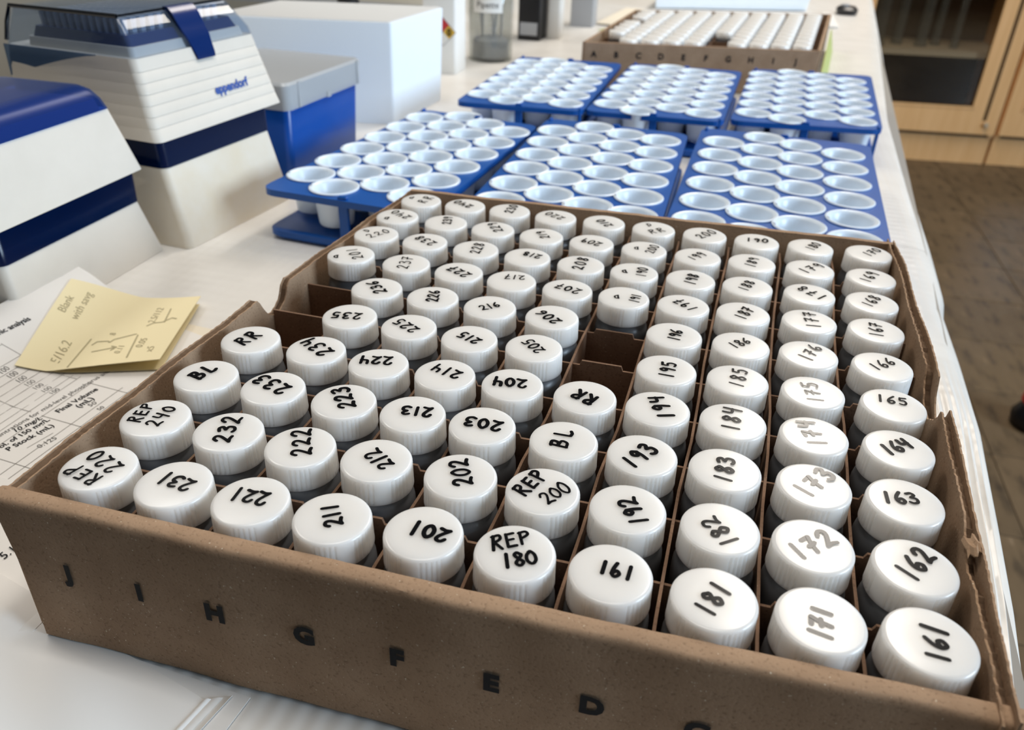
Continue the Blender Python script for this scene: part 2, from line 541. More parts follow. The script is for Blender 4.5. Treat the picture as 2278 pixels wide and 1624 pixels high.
def scrawl(text, sx, sy, ex, ey, h, w, z, rnd):
    """marker handwriting: glyph centres spread from (sx, sy) to (ex, ey)"""
    n = len(text)
    L = math.hypot(ex - sx, ey - sy) or 1e-3
    dx, dy = (ex - sx) / L, (ey - sy) / L
    ux, uy = -dy, dx
    parts = []
    gap = L / (n - 1) if n > 1 else h * 0.7
    gs = min(h, gap * 1.55) if n > 1 else h
    for i, ch in enumerate(text):
        t = i / (n - 1) if n > 1 else 0.5
        cx, cy = sx + (ex - sx) * t, sy + (ey - sy) * t
        hh = h * rnd.uniform(0.9, 1.08)
        sl = rnd.uniform(-0.08, 0.12)
        for st in GLY.get(ch, []):
            P = []
            for gx, gy in st:
                a = (gx - 0.3) * gs + (gy - 0.5) * sl * hh
                b = (gy - 0.5) * hh
                P.append((cx + dx * a + ux * b, cy + dy * a + uy * b))
            parts.append(ribbon(catmull(P), w * rnd.uniform(0.92, 1.1), z + 0.0022 * len(parts)))
    return join(*parts)

def glyphs(text, size, bold=0.0, shear=0.0, align='CENTER'):
    """built-in font outline as a flat mesh (verts in cells, baseline on y=0)"""
    cu = bpy.data.curves.new('t', 'FONT')
    cu.body = text
    cu.size = size
    cu.offset = bold
    cu.shear = shear
    cu.align_x = align
    cu.resolution_u = 3
    cu.fill_mode = 'FRONT'
    o = bpy.data.objects.new('t', cu)
    COL.objects.link(o)
    bpy.context.view_layer.update()
    dg = bpy.context.evaluated_depsgraph_get()
    me = bpy.data.meshes.new_from_object(o.evaluated_get(dg))
    v = [tuple(p.co) for p in me.vertices]
    f = [tuple(p.vertices) for p in me.polygons]
    bpy.data.objects.remove(o)
    bpy.data.curves.remove(cu)
    bpy.data.meshes.remove(me)
    return v, f

def place(vf, o, ex, ey):
    """map flat (x, y) onto plane o + x*ex + y*ey"""
    return [tuple(o[k] + a * ex[k] + b * ey[k] for k in range(3)) for a, b, c in vf[0]], vf[1]

# ------------------------------------------------------------------ the room
FZ = ZB - 0.90 / U                       # floor level
fl = thing('floor', None, None, (0, 0, FZ))
fl['kind'] = 'structure'
obj('subfloor', box(-110, 180, -70, 175, FZ - 2, FZ - 0.35), M['tile'][1], fl, rel='world')
tiles = [mesh('floor_tile', loft([(0, 0.04, 10.66, 0.04, 10.66, 0.05), (0.33, 0.04, 10.66, 0.04, 10.66, 0.05), (0.35, 0.09, 10.61, 0.09, 10.61, 0.05)], n=1), M['tile'][k]) for k in (0, 1)]
for i in range(13):
    for j in range(19):
        x, y = 10.7 * (i + 0), -50 + 10.7 * j
        o = link('floor_tile', tiles[(i + j) % 2], fl, (x, y, -0.35))
wb = obj('wall_back', box(-110, 180, 172, 175, FZ, FZ + 98), M['wall']); wb['kind'] = 'structure'
wl = obj('wall_left', box(-113, -110, -70, 175, FZ, FZ + 98), M['wall']); wl['kind'] = 'structure'
wr = obj('wall_right', box(180, 183, -72, 175, FZ, FZ + 98), M['wall']); wr['kind'] = 'structure'
ce = obj('ceiling', box(-113, 183, -72, 175, FZ + 102, FZ + 105), M['ceiling']); ce['kind'] = 'structure'
wf = obj('wall_front', box(-113, 180, -72, -70, FZ, FZ + 98), M['dark_wall']); wf['kind'] = 'structure'

# ------------------------------------------------------------------ bench and its paper
def edge(y):                              # bench edge on the right
    return 10.9 + 0.078 * y
bt = thing('lab_bench', 'white paper-covered laboratory bench running into the background', 'bench', (-20, 30, FZ))
def fend(x):                              # near end of the bench
    return -1.93 - 0.22 * x
def slab(x0, y0, y1, z0, z1, inset=0.0):
    v = [(x0, fend(x0) + inset, z0), (edge(y0) - inset, fend(11) + inset, z0), (edge(y1) - inset, y1, z0), (x0, y1, z0), (x0, fend(x0) + inset, z1), (edge(y0) - inset, fend(11) + inset, z1), (edge(y1) - inset, y1, z1), (x0, y1, z1)]
    return v, box(0, 1, 0, 1, 0, 1)[1]
obj('bench_top', slab(-24, -4.5, 84, ZB - 1.4, ZB - 0.10), M['bench'], bt, rel='world')
obj('bench_base', slab(-22, -4, 82, FZ + 0.02, ZB - 1.4, 2.0), M['dark_wall'], bt, rel='world')

FR = [(-14, 10.9), (1.0, 11.0), (3.45, 11.38), (5.4, 11.62), (8.06, 11.92), (10.2, 12.02), (11.2, 12.06), (13.06, 12.11), (14.1, 12.3), (17.2, 12.5), (22, 12.73), (32, 13.3), (50, 15.0), (84, 17.95)]
PROF0 = [(0, 0), (0.25, -0.0), (0.45, -0.01), (0.6, -0.03), (0.72, -0.06), (0.84, -0.11), (0.94, -0.18), (1.02, -0.28), (1.08, -0.42), (1.10, -0.6), (1.1, -1.2), (1.09, -2.5), (1.06, -5), (1.0, -9)]
PROF = []
for (ax, az), (bx, bz) in zip(PROF0, PROF0[1:]):
    k_ = max(1, round((bx - ax) / 0.022)) if bx > ax else 1
    PROF += [(ax + (bx - ax) * i / k_, az + (bz - az) * i / k_) for i in range(k_)]
PROF.append(PROF0[-1])
def bench_paper(y0, y1, ny, lift, ripple):
    xs = [-23.5, -18, -14, -8, -4, 0, 4, 8]
    def fn(u, v):
        v_ = v
        y = y0 + (y1 - y0) * v
        n = len(xs) + len(PROF) - 1
        k = round(u * n)
        wv = lift * (1 + 0.0)
        if k < len(xs):
            x = xs[k] if xs[k] < 0 else xs[k] + (edge(y) - 10.9) * xs[k] / 10
            if y0 < 0: y = fend(x) + 0.05 + (y1 - fend(x) - 0.05) * v_
            return (x, y, ZB + wv)
        dx, dz = PROF[k - len(xs)]
        if y0 < 0:
            f0 = fend(min(x_, 11)) + 0.05 if False else fend(10.9) + 0.05
            y = f0 + (y1 - f0) * v_
        e = interp(FR, y)
        fade = min(1, max(0, (10.5 - y) / 5)) * ripple
        x = e - 1.1 + dx
        rp = (math.sin(dx * 44 + 0.3 * y + 1.1 * math.sin(dx * 9)) * 0.026 + math.sin(dx * 19 - .2 * y) * .018) * fade * (1 if 0.2 < dx < 1.1 and dz > -1.3 else 0)
        bump = 0.05 * math.exp(-((y - 10.85) / 0.22) ** 2) + 0.04 * math.exp(-((y - 8.7) / 0.5) ** 2) + 0.03 * math.sin(y * 2.1) * math.exp(-((y - 13) / 4) ** 2)
        return (x + rp * 0.4, y, ZB + wv + dz + rp + bump * (math.sin(math.pi * dx / 1.1) ** 2 if 0.0 < dx < 1.1 else 0) * (1 if dz > -1.3 else 0))
    return sheet(len(xs) + len(PROF) - 1, ny, fn, 0.02)
tag(obj('bench_paper', bench_paper(-13.5, 16.70, 150, 0.0, 1.0), M['sheet'], smooth=True, loc=(0, 2, ZB)),
    'white plastic-backed bench paper under the near cardboard box, rippled along its edge', 'bench paper')
tag(obj('bench_paper', bench_paper(16.72, 83.5, 90, 0.0, 0.0), M['sheet'], smooth=True, loc=(0, 50, ZB)),
    'white bench paper sheet under the far blue racks and far cardboard box', 'bench paper')

# ------------------------------------------------------------------ near cardboard box
ZT = -2.14                                 # inner floor of the box
nb = thing('vial_box', 'open brown cardboard vial box with torn sides in the foreground, lettered J to D', 'box', (4.6, 4.9, -2.2))
LEFT = [(-0.62, -0.81), (1.4, -0.78), (3.2, -0.73), (4.5, -0.68), (5.5, -0.62), (5.9, -0.59), (8.8, -0.38), (10.55, -0.2)]
RIGHT = [(-0.7, 9.62), (-0.3, 9.64), (0.58, 9.68), (1.56, 9.77), (2.86, 9.86), (4.4, 9.95), (5.3, 9.97), (6.1, 10.0), (7.7, 10.01), (9.4, 10.06), (10.75, 10.03)]
def fy(x):                                  # front wall bows slightly towards the vials on the right
    return -0.46 + 0.07 * max(0, min(1, (x - 6.0) / 3.0))
obj('bottom_panel', ([(-0.7, -0.6, -2.2), (9.65, -0.6, -2.2), (10.0, 10.5, -2.2), (-0.2, 10.4, -2.2), (-0.7, -0.6, ZT), (9.65, -0.6, ZT), (10.0, 10.5, ZT), (-0.2, 10.4, ZT)], box(0, 1, 0, 1, 0, 1)[1]), M['card'], nb, rel='world')
PF = [(0.0, -2.18), (0.0, -0.6), (0.0, -0.145), (-0.012, -0.105), (-0.04, -0.09), (-0.12, -0.090), (-0.185, -0.094), (-0.215, -0.110), (-0.235, -0.142), (-0.243, -0.20), (-0.25, -0.4), (-0.27, -1.2), (-0.285, -2.0), (-0.29, -2.19), (-0.20, -2.2)]
V, F = [], []
rnd = random.Random(3)
NX = 120
for i in range(NX + 1):
    x = -0.79 + (9.74 + 0.79) * i / NX
    wob = 0.008 * math.sin(x * 2.3) + 0.006 * math.sin(x * 5.1 + 1)
    for k, (dy, z) in enumerate(PF):
        xx = x
        if i == 0: xx = -0.79 + (-0.10 if 3 < k < 9 else 0) - 0.03 * math.sin(k * 2.7) + (0.12 * max(0, -z - 0.4) / 2)
        V.append((xx, fy(x) + dy + (wob if k > 4 else 0), z + rnd.uniform(-0.004, 0.004) * (1 if 2 < k < 9 else 0)))
n = len(PF)
for i in range(NX):
    for k in range(n - 1):
        a = i * n + k
        F.append((a, a + 1, a + n + 1, a + n))
F.append(tuple(range(n))); F.append(tuple(NX * n + i for i in range(n - 1, -1, -1)))
fw = obj('front_wall', (V, F), M['card'], nb, smooth=True, rel='world')
for ch, x, z in (('J', -0.06, -1.01), ('I', 0.87, -1.03), ('H', 1.83, -1.04), ('G', 2.9, -1.06), ('F', 3.96, -1.05), ('E', 4.99, -1.06), ('D', 6.03, -1.05), ('C', 7.06, -1.05), ('B', 8.08, -1.05), ('A', 9.05, -1.05)):
    g = glyphs(ch, 0.335, 0.020)
    y = fy(x) - 0.2775 + 0.008 * math.sin(x * 2.3) + 0.006 * math.sin(x * 5.1 + 1)
    obj('printed_letter', place(g, (x, y - 0.006 + 0.00, z - 0.115), (1.0, 0, 0), (0, 0.018, 0.9998)), M['print'], fw, rel='world')

def jag(a, rnd=rnd):
    return rnd.uniform(-a, a)
# left wall: two liners around a fluted core, thumb notch cut through the middle
NOTCH = [(4.30, -.085), (4.38, -.06), (4.50, -.06), (4.61, -.26), (4.74, -.44), (4.87, -.51), (4.99, -.53), (5.14, -.47), (5.27, -.38), (5.36, -.18), (5.45, -.10), (5.53, -.08)]
def left_top(y):
    if 4.30 < y < 5.53: return interp(NOTCH, y)
    return -0.085 + 0.012 * math.sin(3.1 * y)
ys = [-0.60 + 11.10 * i / 190 for i in range(191)]
obj('side_liner', wall([(interp(LEFT, y), y, left_top(y) + jag(.008)) for y in ys], -2.19, -0.022), M['card'], nb, rel='world')
obj('side_core', wall([(interp(LEFT, y) + 0.022, y, left_top(y) - (0.05 if 5.0 < y < 5.5 else 0.006) - abs(jag(.02))) for y in ys], -2.19, -0.10), M['flute'], nb, rel='world')
obj('side_liner', wall([(interp(LEFT, y) + 0.122, y, left_top(y) + jag(.008)) for y in ys], -2.19, -0.022), M['card'], nb, rel='world')
# right wall: plies torn apart
def r_out(y):
    z = 0.02 + 0.02 * math.sin(2.2 * y)
    if 4.38 < y < 5.25: z = -0.05 - 0.36 * math.sin(math.pi * (y - 4.38) / 0.87) ** 0.6
    return z + jag(.012)
def r_in(y):
    z = 0.0 + 0.02 * math.sin(2.9 * y + 1)
    if 4.30 < y < 5.6: z = -0.02 - 0.42 * math.sin(math.pi * (y - 4.30) / 1.3) ** 0.7
    if 0.9 < y < 2.0: z -= 0.15 * math.sin(math.pi * (y - 0.9) / 1.1)
    if -0.7 < y < 0.9: z -= 0.05
    return z + jag(.018)
ys = [-0.66 + 11.4 * i / 230 for i in range(231)]
obj('side_liner', wall([(interp(RIGHT, y), y, r_out(y)) for y in ys], -2.19, 0.024), M['card'], nb, rel='world')
obj('side_core', wall([(interp(RIGHT, y) - 0.024, y, min(r_out(y), r_in(y)) - 0.085 - 0.03 * abs(math.sin(y * 16))) for y in ys], -2.19, 0.095), M['flute'], nb, rel='world')
obj('side_liner', wall([(interp(RIGHT, y) - 0.115 - 0.03 * math.sin(math.pi * min(1, max(0, (y - 5.0) / 3.2))) ** 2, y, r_in(y)) for y in ys], -2.19, 0.024), M['card'], nb, rel='world')
# a curled scrap of liner where the tear starts
obj('torn_flap', sheet(5, 3, lambda u, v: (9.62 + 0.11 * u, 1.45 + 0.32 * v + 0.05 * math.sin(9 * u), 0.02 - 0.10 * (1 - u) ** 2 + 0.03 * math.sin(5 * v)), 0.015), M['card'], nb, rel='world')
xs = [-0.12 + 10.10 * i / 60 for i in range(61)]
obj('back_wall', wall([(x, 10.27 + 0.024 * x, 0.005 + 0.006 * math.sin(x * 3) + jag(.004)) for x in xs], -2.19, 0.12), M['card'], nb, rel='world')

# ------------------------------------------------------------------ vials
CAPS = """J1 0.03 -0.03 REP 0.12 -0.25 -0.28 -0.16|220 0.21 0.06 -0.21 0.21
I1 1.02 -0.02 231 0.16 0.02 -0.14 0.05
H1 1.99 -0.07 221 0.11 0.06 -0.19 0.04
G1 2.97 0.00 211 0.05 -0.07 -0.09 0.13
F1 3.99 0.07 201 0.21 0.01 -0.10 0.03
E1 5.00 0.06 REP -0.22 0.08 0.04 0.22|180 -0.05 -0.14 0.18 -0.03
D1 6.00 0.06 191 0.18 0.05 -0.08 0.05
C1 7.03 -0.03 181 -0.08 -0.17 0.05 0.14
B1 8.03 -0.02 171 -0.02 -0.19 0.01 0.10
A1 9.01 -0.00 161 0.03 -0.18 0.05 0.15
J2 0.02 1.06 REP -0.26 -0.15 -0.29 0.20|240 0.08 -0.15 0.08 0.25
I2 1.05 1.07 232 0.02 -0.16 -0.08 0.21
H2 2.04 1.05 222 0.07 -0.10 -0.11 0.24
G2 3.02 1.08 212 0.14 -0.06 -0.08 0.08
F2 4.07 1.09 202 0.06 -0.10 -0.09 0.20
E2 5.05 1.11 REP -0.24 -0.07 -0.11 0.23|200 0.07 -0.12 0.22 0.11
D2 6.03 1.09 192 0.14 -0.17 -0.02 0.09
C2 7.04 1.07 182 0.10 -0.19 -0.11 0.05
B2 8.01 1.08 172 -0.17 -0.14 0.13 0.15
A2 9.02 1.06 162 -0.10 -0.12 0.10 0.20
J3 0.05 2.13 BL -0.11 -0.04 -0.05 0.16
I3 1.07 2.13 233 0.14 -0.00 -0.24 0.12
H3 2.11 2.12 223 0.08 -0.08 -0.14 0.20
G3 3.08 2.12 213 0.17 0.08 -0.10 0.03
F3 4.00 2.14 203 0.18 0.03 -0.17 0.02
E3 5.08 2.13 BL -0.04 -0.09 -0.03 0.14
D3 6.06 2.13 193 -0.13 -0.20 0.05 0.12
C3 7.05 2.14 183 -0.02 -0.19 -0.00 0.16
B3 8.07 2.14 173 -0.13 -0.14 0.13 0.25
A3 9.07 2.15 163 -0.20 0.01 0.08 0.07
J4 0.09 3.22 RR -0.08 -0.10 -0.02 0.10
I4 1.15 3.23 234 0.15 -0.02 -0.20 0.17
H4 2.16 3.16 224 0.10 0.10 -0.22 0.01
G4 3.16 3.16 214 0.15 0.04 -0.15 0.12
F4 4.13 3.20 204 0.12 0.05 -0.21 -0.00
E4 5.15 3.19 RR 0.08 -0.05 -0.09 0.02
D4 6.13 3.21 194 0.12 -0.14 -0.04 0.20
C4 7.11 3.21 184 -0.03 -0.16 -0.02 0.23
B4 8.12 3.20 174 0.03 -0.16 -0.09 0.22
A4 9.14 3.21 164 -0.15 -0.06 0.08 0.13
I5 1.16 4.36 235 0.13 0.03 -0.23 -0.06
H5 2.17 4.32 225 0.11 -0.08 -0.21 0.09
G5 3.17 4.25 215 0.13 -0.05 -0.13 0.06
F5 4.17 4.29 205 0.10 -0.07 -0.13 0.13
D5 6.14 4.26 195 0.01 -0.18 0.02 0.15
C5 7.14 4.28 185 -0.02 -0.14 0.02 0.26
B5 8.16 4.28 175 0.02 -0.22 -0.05 0.17
A5 9.21 4.27 165 -0.18 0.14 0.14 0.13
I6 1.16 5.43 236 0.11 -0.11 -0.15 0.15
H6 2.17 5.40 226 0.03 -0.11 -0.04 0.19
G6 3.17 5.36 216 -0.11 -0.07 0.08 0.10
F6 4.21 5.34 206 0.09 -0.14 -0.21 0.07
D6 6.15 5.34 196 0.00 -0.13 0.02 0.12
C6 7.16 5.34 186 -0.13 -0.05 0.07 0.16
B6 8.15 5.37 176 -0.06 -0.13 0.10 0.24
A6 9.19 5.34 166 -0.13 -0.06 0.12 0.18
J7 0.08 6.61 D -0.19 -0.20 -0.30 -0.24|201 0.21 -0.11 -0.07 0.20
I7 1.25 6.55 237 0.00 -0.19 -0.06 0.21
H7 2.26 6.50 227 0.17 -0.09 -0.16 0.08
G7 3.24 6.45 217 0.15 0.19 -0.12 0.13
F7 4.24 6.41 207 0.18 -0.02 -0.17 0.08
E7 5.21 6.42 D -0.08 -0.01 -0.19 -0.05|191 0.20 -0.10 0.21 0.13
D7 6.20 6.43 197 0.17 -0.08 -0.10 0.12
C7 7.17 6.45 187 -0.05 -0.16 0.07 0.17
B7 8.21 6.51 177 0.06 -0.17 0.00 0.26
A7 9.23 6.52 167 -0.02 -0.18 -0.00 0.19
J8 0.19 7.67 D -0.31 0.03 -0.26 0.17|220 -0.08 -0.16 0.15 0.19
I8 1.21 7.62 238 0.17 -0.05 -0.17 0.12
H8 2.24 7.58 228 0.03 -0.15 -0.00 0.23
G8 3.25 7.54 218 0.20 0.09 -0.06 0.13
F8 4.26 7.52 208 -0.03 -0.18 -0.01 0.26
E8 5.24 7.50 D -0.14 -0.01 -0.25 -0.05|190 0.14 -0.10 0.14 0.19
D8 6.24 7.52 198 -0.01 -0.16 0.03 0.17
C8 7.22 7.55 188 -0.08 -0.14 0.03 0.18
B8 8.26 7.58 178 0.22 -0.08 -0.13 0.18
A8 9.28 7.58 168 -0.10 -0.12 0.06 0.21
J9 0.21 8.71 D -0.11 -0.20 -0.24 -0.22|240 0.22 0.01 -0.13 0.19
I9 1.26 8.70 239 0.03 -0.04 -0.04 0.26
H9 2.26 8.66 229 0.13 -0.04 -0.09 0.26
G9 3.26 8.63 219 0.08 -0.04 -0.06 0.18
F9 4.26 8.62 209 0.14 -0.04 -0.16 0.05
E9 5.28 8.61 D -0.12 0.03 -0.23 0.01|200 0.13 -0.09 0.19 0.23
D9 6.29 8.60 199 -0.12 -0.12 0.06 0.14
C9 7.28 8.65 189 -0.04 -0.15 0.03 0.19
B9 8.32 8.70 179 -0.13 -0.13 0.17 0.21
A9 9.38 8.66 169 -0.13 -0.16 0.04 0.20
J10 0.33 9.76 D -0.22 0.09 -0.33 0.08|RR 0.06 -0.08 0.11 0.19
I10 1.32 9.77 240 0.10 -0.01 -0.23 0.14
H10 2.30 9.79 230 0.00 -0.08 0.01 0.29
G10 3.30 9.75 220 0.12 -0.03 -0.19 0.13
F10 4.31 9.78 210 0.12 -0.15 -0.09 0.05
E10 5.33 9.76 D -0.19 0.17 -0.08 0.23|RR -0.02 -0.19 0.15 -0.05
D10 6.35 9.77 200 -0.10 -0.13 0.13 0.21
C10 7.36 9.76 190 -0.18 0.05 0.17 0.08
B10 8.38 9.82 180 -0.02 -0.09 0.12 0.19
A10 9.48 9.87 170 -0.04 -0.06 0.17 0.21"""
rows = {}
for ln in CAPS.strip().splitlines():
    a = ln.split(' ', 3)
    c, r = 'JIHGFEDCBA'.index(a[0][0]), int(a[0][1:]) - 1
    rows[(c, r)] = (float(a[1]), float(a[2]), [(q.split()[0],) + tuple(float(t) for t in q.split()[1:]) for q in a[3].split('|')])
# the grid the dividers form: a smooth fit through the vial centres
def cell(c, r):
    cs = [(i, rows[(i, r)][0]) for i in range(10) if (i, r) in rows]
    off = sum(x - i for i, x in cs) / len(cs)
    ry = [rows[(i, r)][1] for i in range(10) if (i, r) in rows]
    ym = sum(ry) / len(ry)
    k = [(i - 4.5, rows[(i, r)][1] - ym) for i in range(10) if (i, r) in rows]
    y = ym + (sum(d for i, d in k if abs(i - (c - 4.5)) < 2.6) / max(1, len([1 for i, d in k if abs(i - (c - 4.5)) < 2.6])))
    kx = [rows[(i, r)][0] - i for i in range(10) if (i, r) in rows and abs(i - c) < 2.6]
    return c + sum(kx) / len(kx), y
GRID = {(c, r): cell(c, r) for c in range(10) for r in range(10)}
for c in range(9):                          # dividers running away from the viewer
    P = []
    for r in range(-1, 11):
        rr = min(9, max(0, r))
        x = (GRID[(c, rr)][0] + GRID[(c + 1, rr)][0]) / 2 + 0.0
        y = (GRID[(c, rr)][1] + GRID[(c + 1, rr)][1]) / 2
        if r == -1: y = fy(x) + 0.02
        if r == 10: y = 10.24 + 0.024 * x
        P.append((x, y))
    path = []
    for (x0, y0), (x1, y1) in zip(P, P[1:]):
        for s in range(3):
            t = s / 3
            path.append((x0 + (x1 - x0) * t - 0.018, y0 + (y1 - y0) * t, -0.44 + jag(.006)))
    path.append((P[-1][0] - 0.018, P[-1][1], -0.44))
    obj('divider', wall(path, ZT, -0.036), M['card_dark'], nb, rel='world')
for r in range(9):                          # cross dividers with a step down at every crossing
    path = []
    yl = (GRID[(0, r)][1] + GRID[(0, r + 1)][1]) / 2
    path.append((interp(LEFT, yl) + 0.15, yl, -0.40))
    for c in range(9):
        ym = (GRID[(c, r)][1] + GRID[(c, r + 1)][1] + GRID[(c + 1, r)][1] + GRID[(c + 1, r + 1)][1]) / 4
        xm = (GRID[(c, r)][0] + GRID[(c, r + 1)][0] + GRID[(c + 1, r)][0] + GRID[(c + 1, r + 1)][0]) / 4
        path += [(xm - 0.22, ym, -0.40 + jag(.01)), (xm - 0.19, ym, -0.475), (xm + 0.13, ym, -0.475 + jag(.008)), (xm + 0.16, ym, -0.40 + jag(.01))]
    yr = (GRID[(9, r)][1] + GRID[(9, r + 1)][1]) / 2
    path.append((interp(RIGHT, yr) - 0.17, yr, -0.41))
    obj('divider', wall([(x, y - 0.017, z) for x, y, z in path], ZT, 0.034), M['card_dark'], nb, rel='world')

H = -ZT                                      # vial height inside the box
def ridge(r, k, i, n):
    if k < 2 or k > 5: return r
    g = i % 24                                # six clusters of five ribs
    return r - (0.015 if (g < 15 and g % 3 == 0) else 0.0)
cap_prof = [(0.424, H - 0.352), (0.437, H - 0.345), (0.436, H - 0.325), (0.434, H - 0.30), (0.430, H - 0.10), (0.429, H - 0.045),
            (0.426, H - 0.026), (0.418, H - 0.010), (0.404, H - 0.002), (0.385, H), (0.2, H)]
cap_me = mesh('cap', lathe(cap_prof, 144, ridge, cap_top=True, cap_bot=True), M['cap'], True)
body_prof = [(0.40, 0.0), (0.43, 0.02), (0.445, 0.07), (0.45, 0.3), (0.45, 1.50), (0.446, 1.58), (0.43, 1.66), (0.40, 1.715), (0.375, 1.74), (0.37, 1.80)]
body_me = mesh('body', lathe(body_prof, 40, None, cap_bot=True, cap_top=True), M['vial'], True)
ORD = ['first', 'second', 'third', 'fourth', 'fifth', 'sixth', 'seventh', 'eighth', 'ninth', 'last']
ROWN = ['front row', 'second row', 'third row', 'fourth row', 'fifth row', 'sixth row', 'seventh row', 'eighth row', 'ninth row', 'back row']
for (c, r), (x, y, lines) in sorted(rows.items(), key=lambda q: (q[0][1], q[0][0])):
    gx, gy = GRID[(c, r)]
    x = gx + max(-0.05, min(0.05, x - gx)); y = gy + max(-0.05, min(0.05, y - gy))
    if r == 0: y = max(y, fy(x) + 0.455)
    word = ' '.join(q[0] for q in lines)
    t = thing('sample_vial', 'white-capped grey sample vial marked %s, %s from left, %s of the near box' % (word, ORD[c], ROWN[r]), 'vial', (x, y, ZT), 'handwritten sample vials in the near cardboard box')
    rv = random.Random(c * 31 + r)
    b = link('body', body_me, t)
    k = link('cap', cap_me, t)
    k.rotation_euler = (0, 0, rv.uniform(0, 6.28))
    parts = []
    for q in lines:
        tx, sx, sy, ex, ey = q
        gap = math.hypot(ex - sx, ey - sy) / max(1, len(tx) - 1)
        hh = max(0.17, min(0.27, 0.14 + 0.55 * gap)) if len(tx) > 1 else 0.16
        if len(tx) == 2: hh = min(0.26, hh)
        hh *= 0.88
        w = (0.049 if r < 4 else 0.043 if r < 5 else 0.042 if r < 7 else 0.041) * rv.uniform(0.85, 1.1)
        if len(lines) > 1 or word in ('216', '217', '237', '214', '220'): w *= 0.8
        parts.append(scrawl(tx, sx, sy, ex, ey, hh, w, H + 0.003, rv))
    ca, sa = math.cos(-k.rotation_euler[2]), math.sin(-k.rotation_euler[2])
    v, f = join(*parts)
    far = max(math.hypot(a, b_) for a, b_, c_ in v)
    q_ = min(1, 0.365 / far) * (0.9 if r > 3 else 1)
    v = [(a * q_, b_ * q_, c_) for a, b_, c_ in v]
    v = [(a * ca - b_ * sa, a * sa + b_ * ca, c_) for a, b_, c_ in v]
    link('handwriting', mesh('handwriting', (v, f), M['ink']), k)

# ------------------------------------------------------------------ blue racks of sample cups
def bilin(P, u, v):
    (a, b, c, d) = P
    return tuple((a[k] * (1 - u) + b[k] * u) * (1 - v) + (d[k] * (1 - u) + c[k] * u) * v for k in (0, 1))
def rack_outline(P, r, n=6, inset=0.0):
    out = []
    for i in range(4):
        p, a, b = Vector(P[i]), Vector(P[i - 1]), Vector(P[(i + 1) % 4])
        da, db = (a - p).normalized(), (b - p).normalized()
        q = p + (da + db) * inset
        s, e = q + da * r, q + db * r
        for k in range(n + 1):
            t = k / n
            w = s.lerp(q, t).lerp(q.lerp(e, t), t)
            out.append((w.x, w.y))
    return out
def holed_plate(outline, holes, hr, z0, z1):
    """flat plate with round holes, extruded"""
    pts, eds = [], []
    def loop(P):
        k = len(pts)
        for x, y in P: pts.append(Vector((x, y)))
        for i in range(len(P)): eds.append((k + i, k + (i + 1) % len(P)))
    loop(outline)
    for hx, hy in holes:
        loop([(hx + hr * math.cos(2 * math.pi * i / 20), hy + hr * math.sin(2 * math.pi * i / 20)) for i in range(20)])
    co, _, tri, *_r = delaunay_2d_cdt(pts, eds, [], 0, 1e-5)
    def inside(x, y):
        c = False
        for i in range(len(outline)):
            (x0, y0), (x1, y1) = outline[i - 1], outline[i]
            if (y0 > y) != (y1 > y) and x < (x1 - x0) * (y - y0) / (y1 - y0) + x0: c = not c
        return c
    top = []
    for t in tri:
        x, y = sum(co[i].x for i in t) / 3, sum(co[i].y for i in t) / 3
        if inside(x, y) and all(math.hypot(x - hx, y - hy) > hr * 0.985 for hx, hy in holes):
            top.append(tuple(t))
    n = len(co)
    V = [(p.x, p.y, z1) for p in co] + [(p.x, p.y, z0) for p in co]
    F = [t for t in top] + [tuple(n + i for i in reversed(t)) for t in top]
    he = {}
    for t in top:
        for i in range(3): he[(t[i], t[(i + 1) % 3])] = 1
    for (a, b) in he:
        if (b, a) not in he: F.append((b, a, n + a, n + b))
    return V, F
CR = 0.63
cup_prof = [(0.40, -0.93), (0.43, -0.915), (0.45, -0.88), (0.535, -0.02), (CR, 0.0), (CR + 0.012, 0.018), (CR + 0.01, 0.04), (CR - 0.02, 0.055), (0.56, 0.045), (0.50, -0.02), (0.44, -0.55), (0.40, -0.74), (0.28, -0.86), (0.12, -0.89)]
_cv, _cf = lathe(cup_prof, 36, None, cap_top=True, cap_bot=True)
_n0 = len(_cf)
for _a in (3.30, 3.38, 3.47):                # tiny moulded ink ticks on the rim
    _q = [((.565 + .045 * q) * math.cos(_a + w_), (.565 + .045 * q) * math.sin(_a + w_), .0585) for q, w_ in ((0, -.018), (1, -.018), (1, .018), (0, .018))]
    _cf.append(tuple(len(_cv) + i for i in range(4))); _cv += _q
cup_me = mesh('sample_cup', (_cv, _cf), [M['cup'], M['grey_print']], True)
for _p in cup_me.polygons: _p.material_index = 0 if _p.index < _n0 else 1
PT = -0.90                                   # top of the rack plate
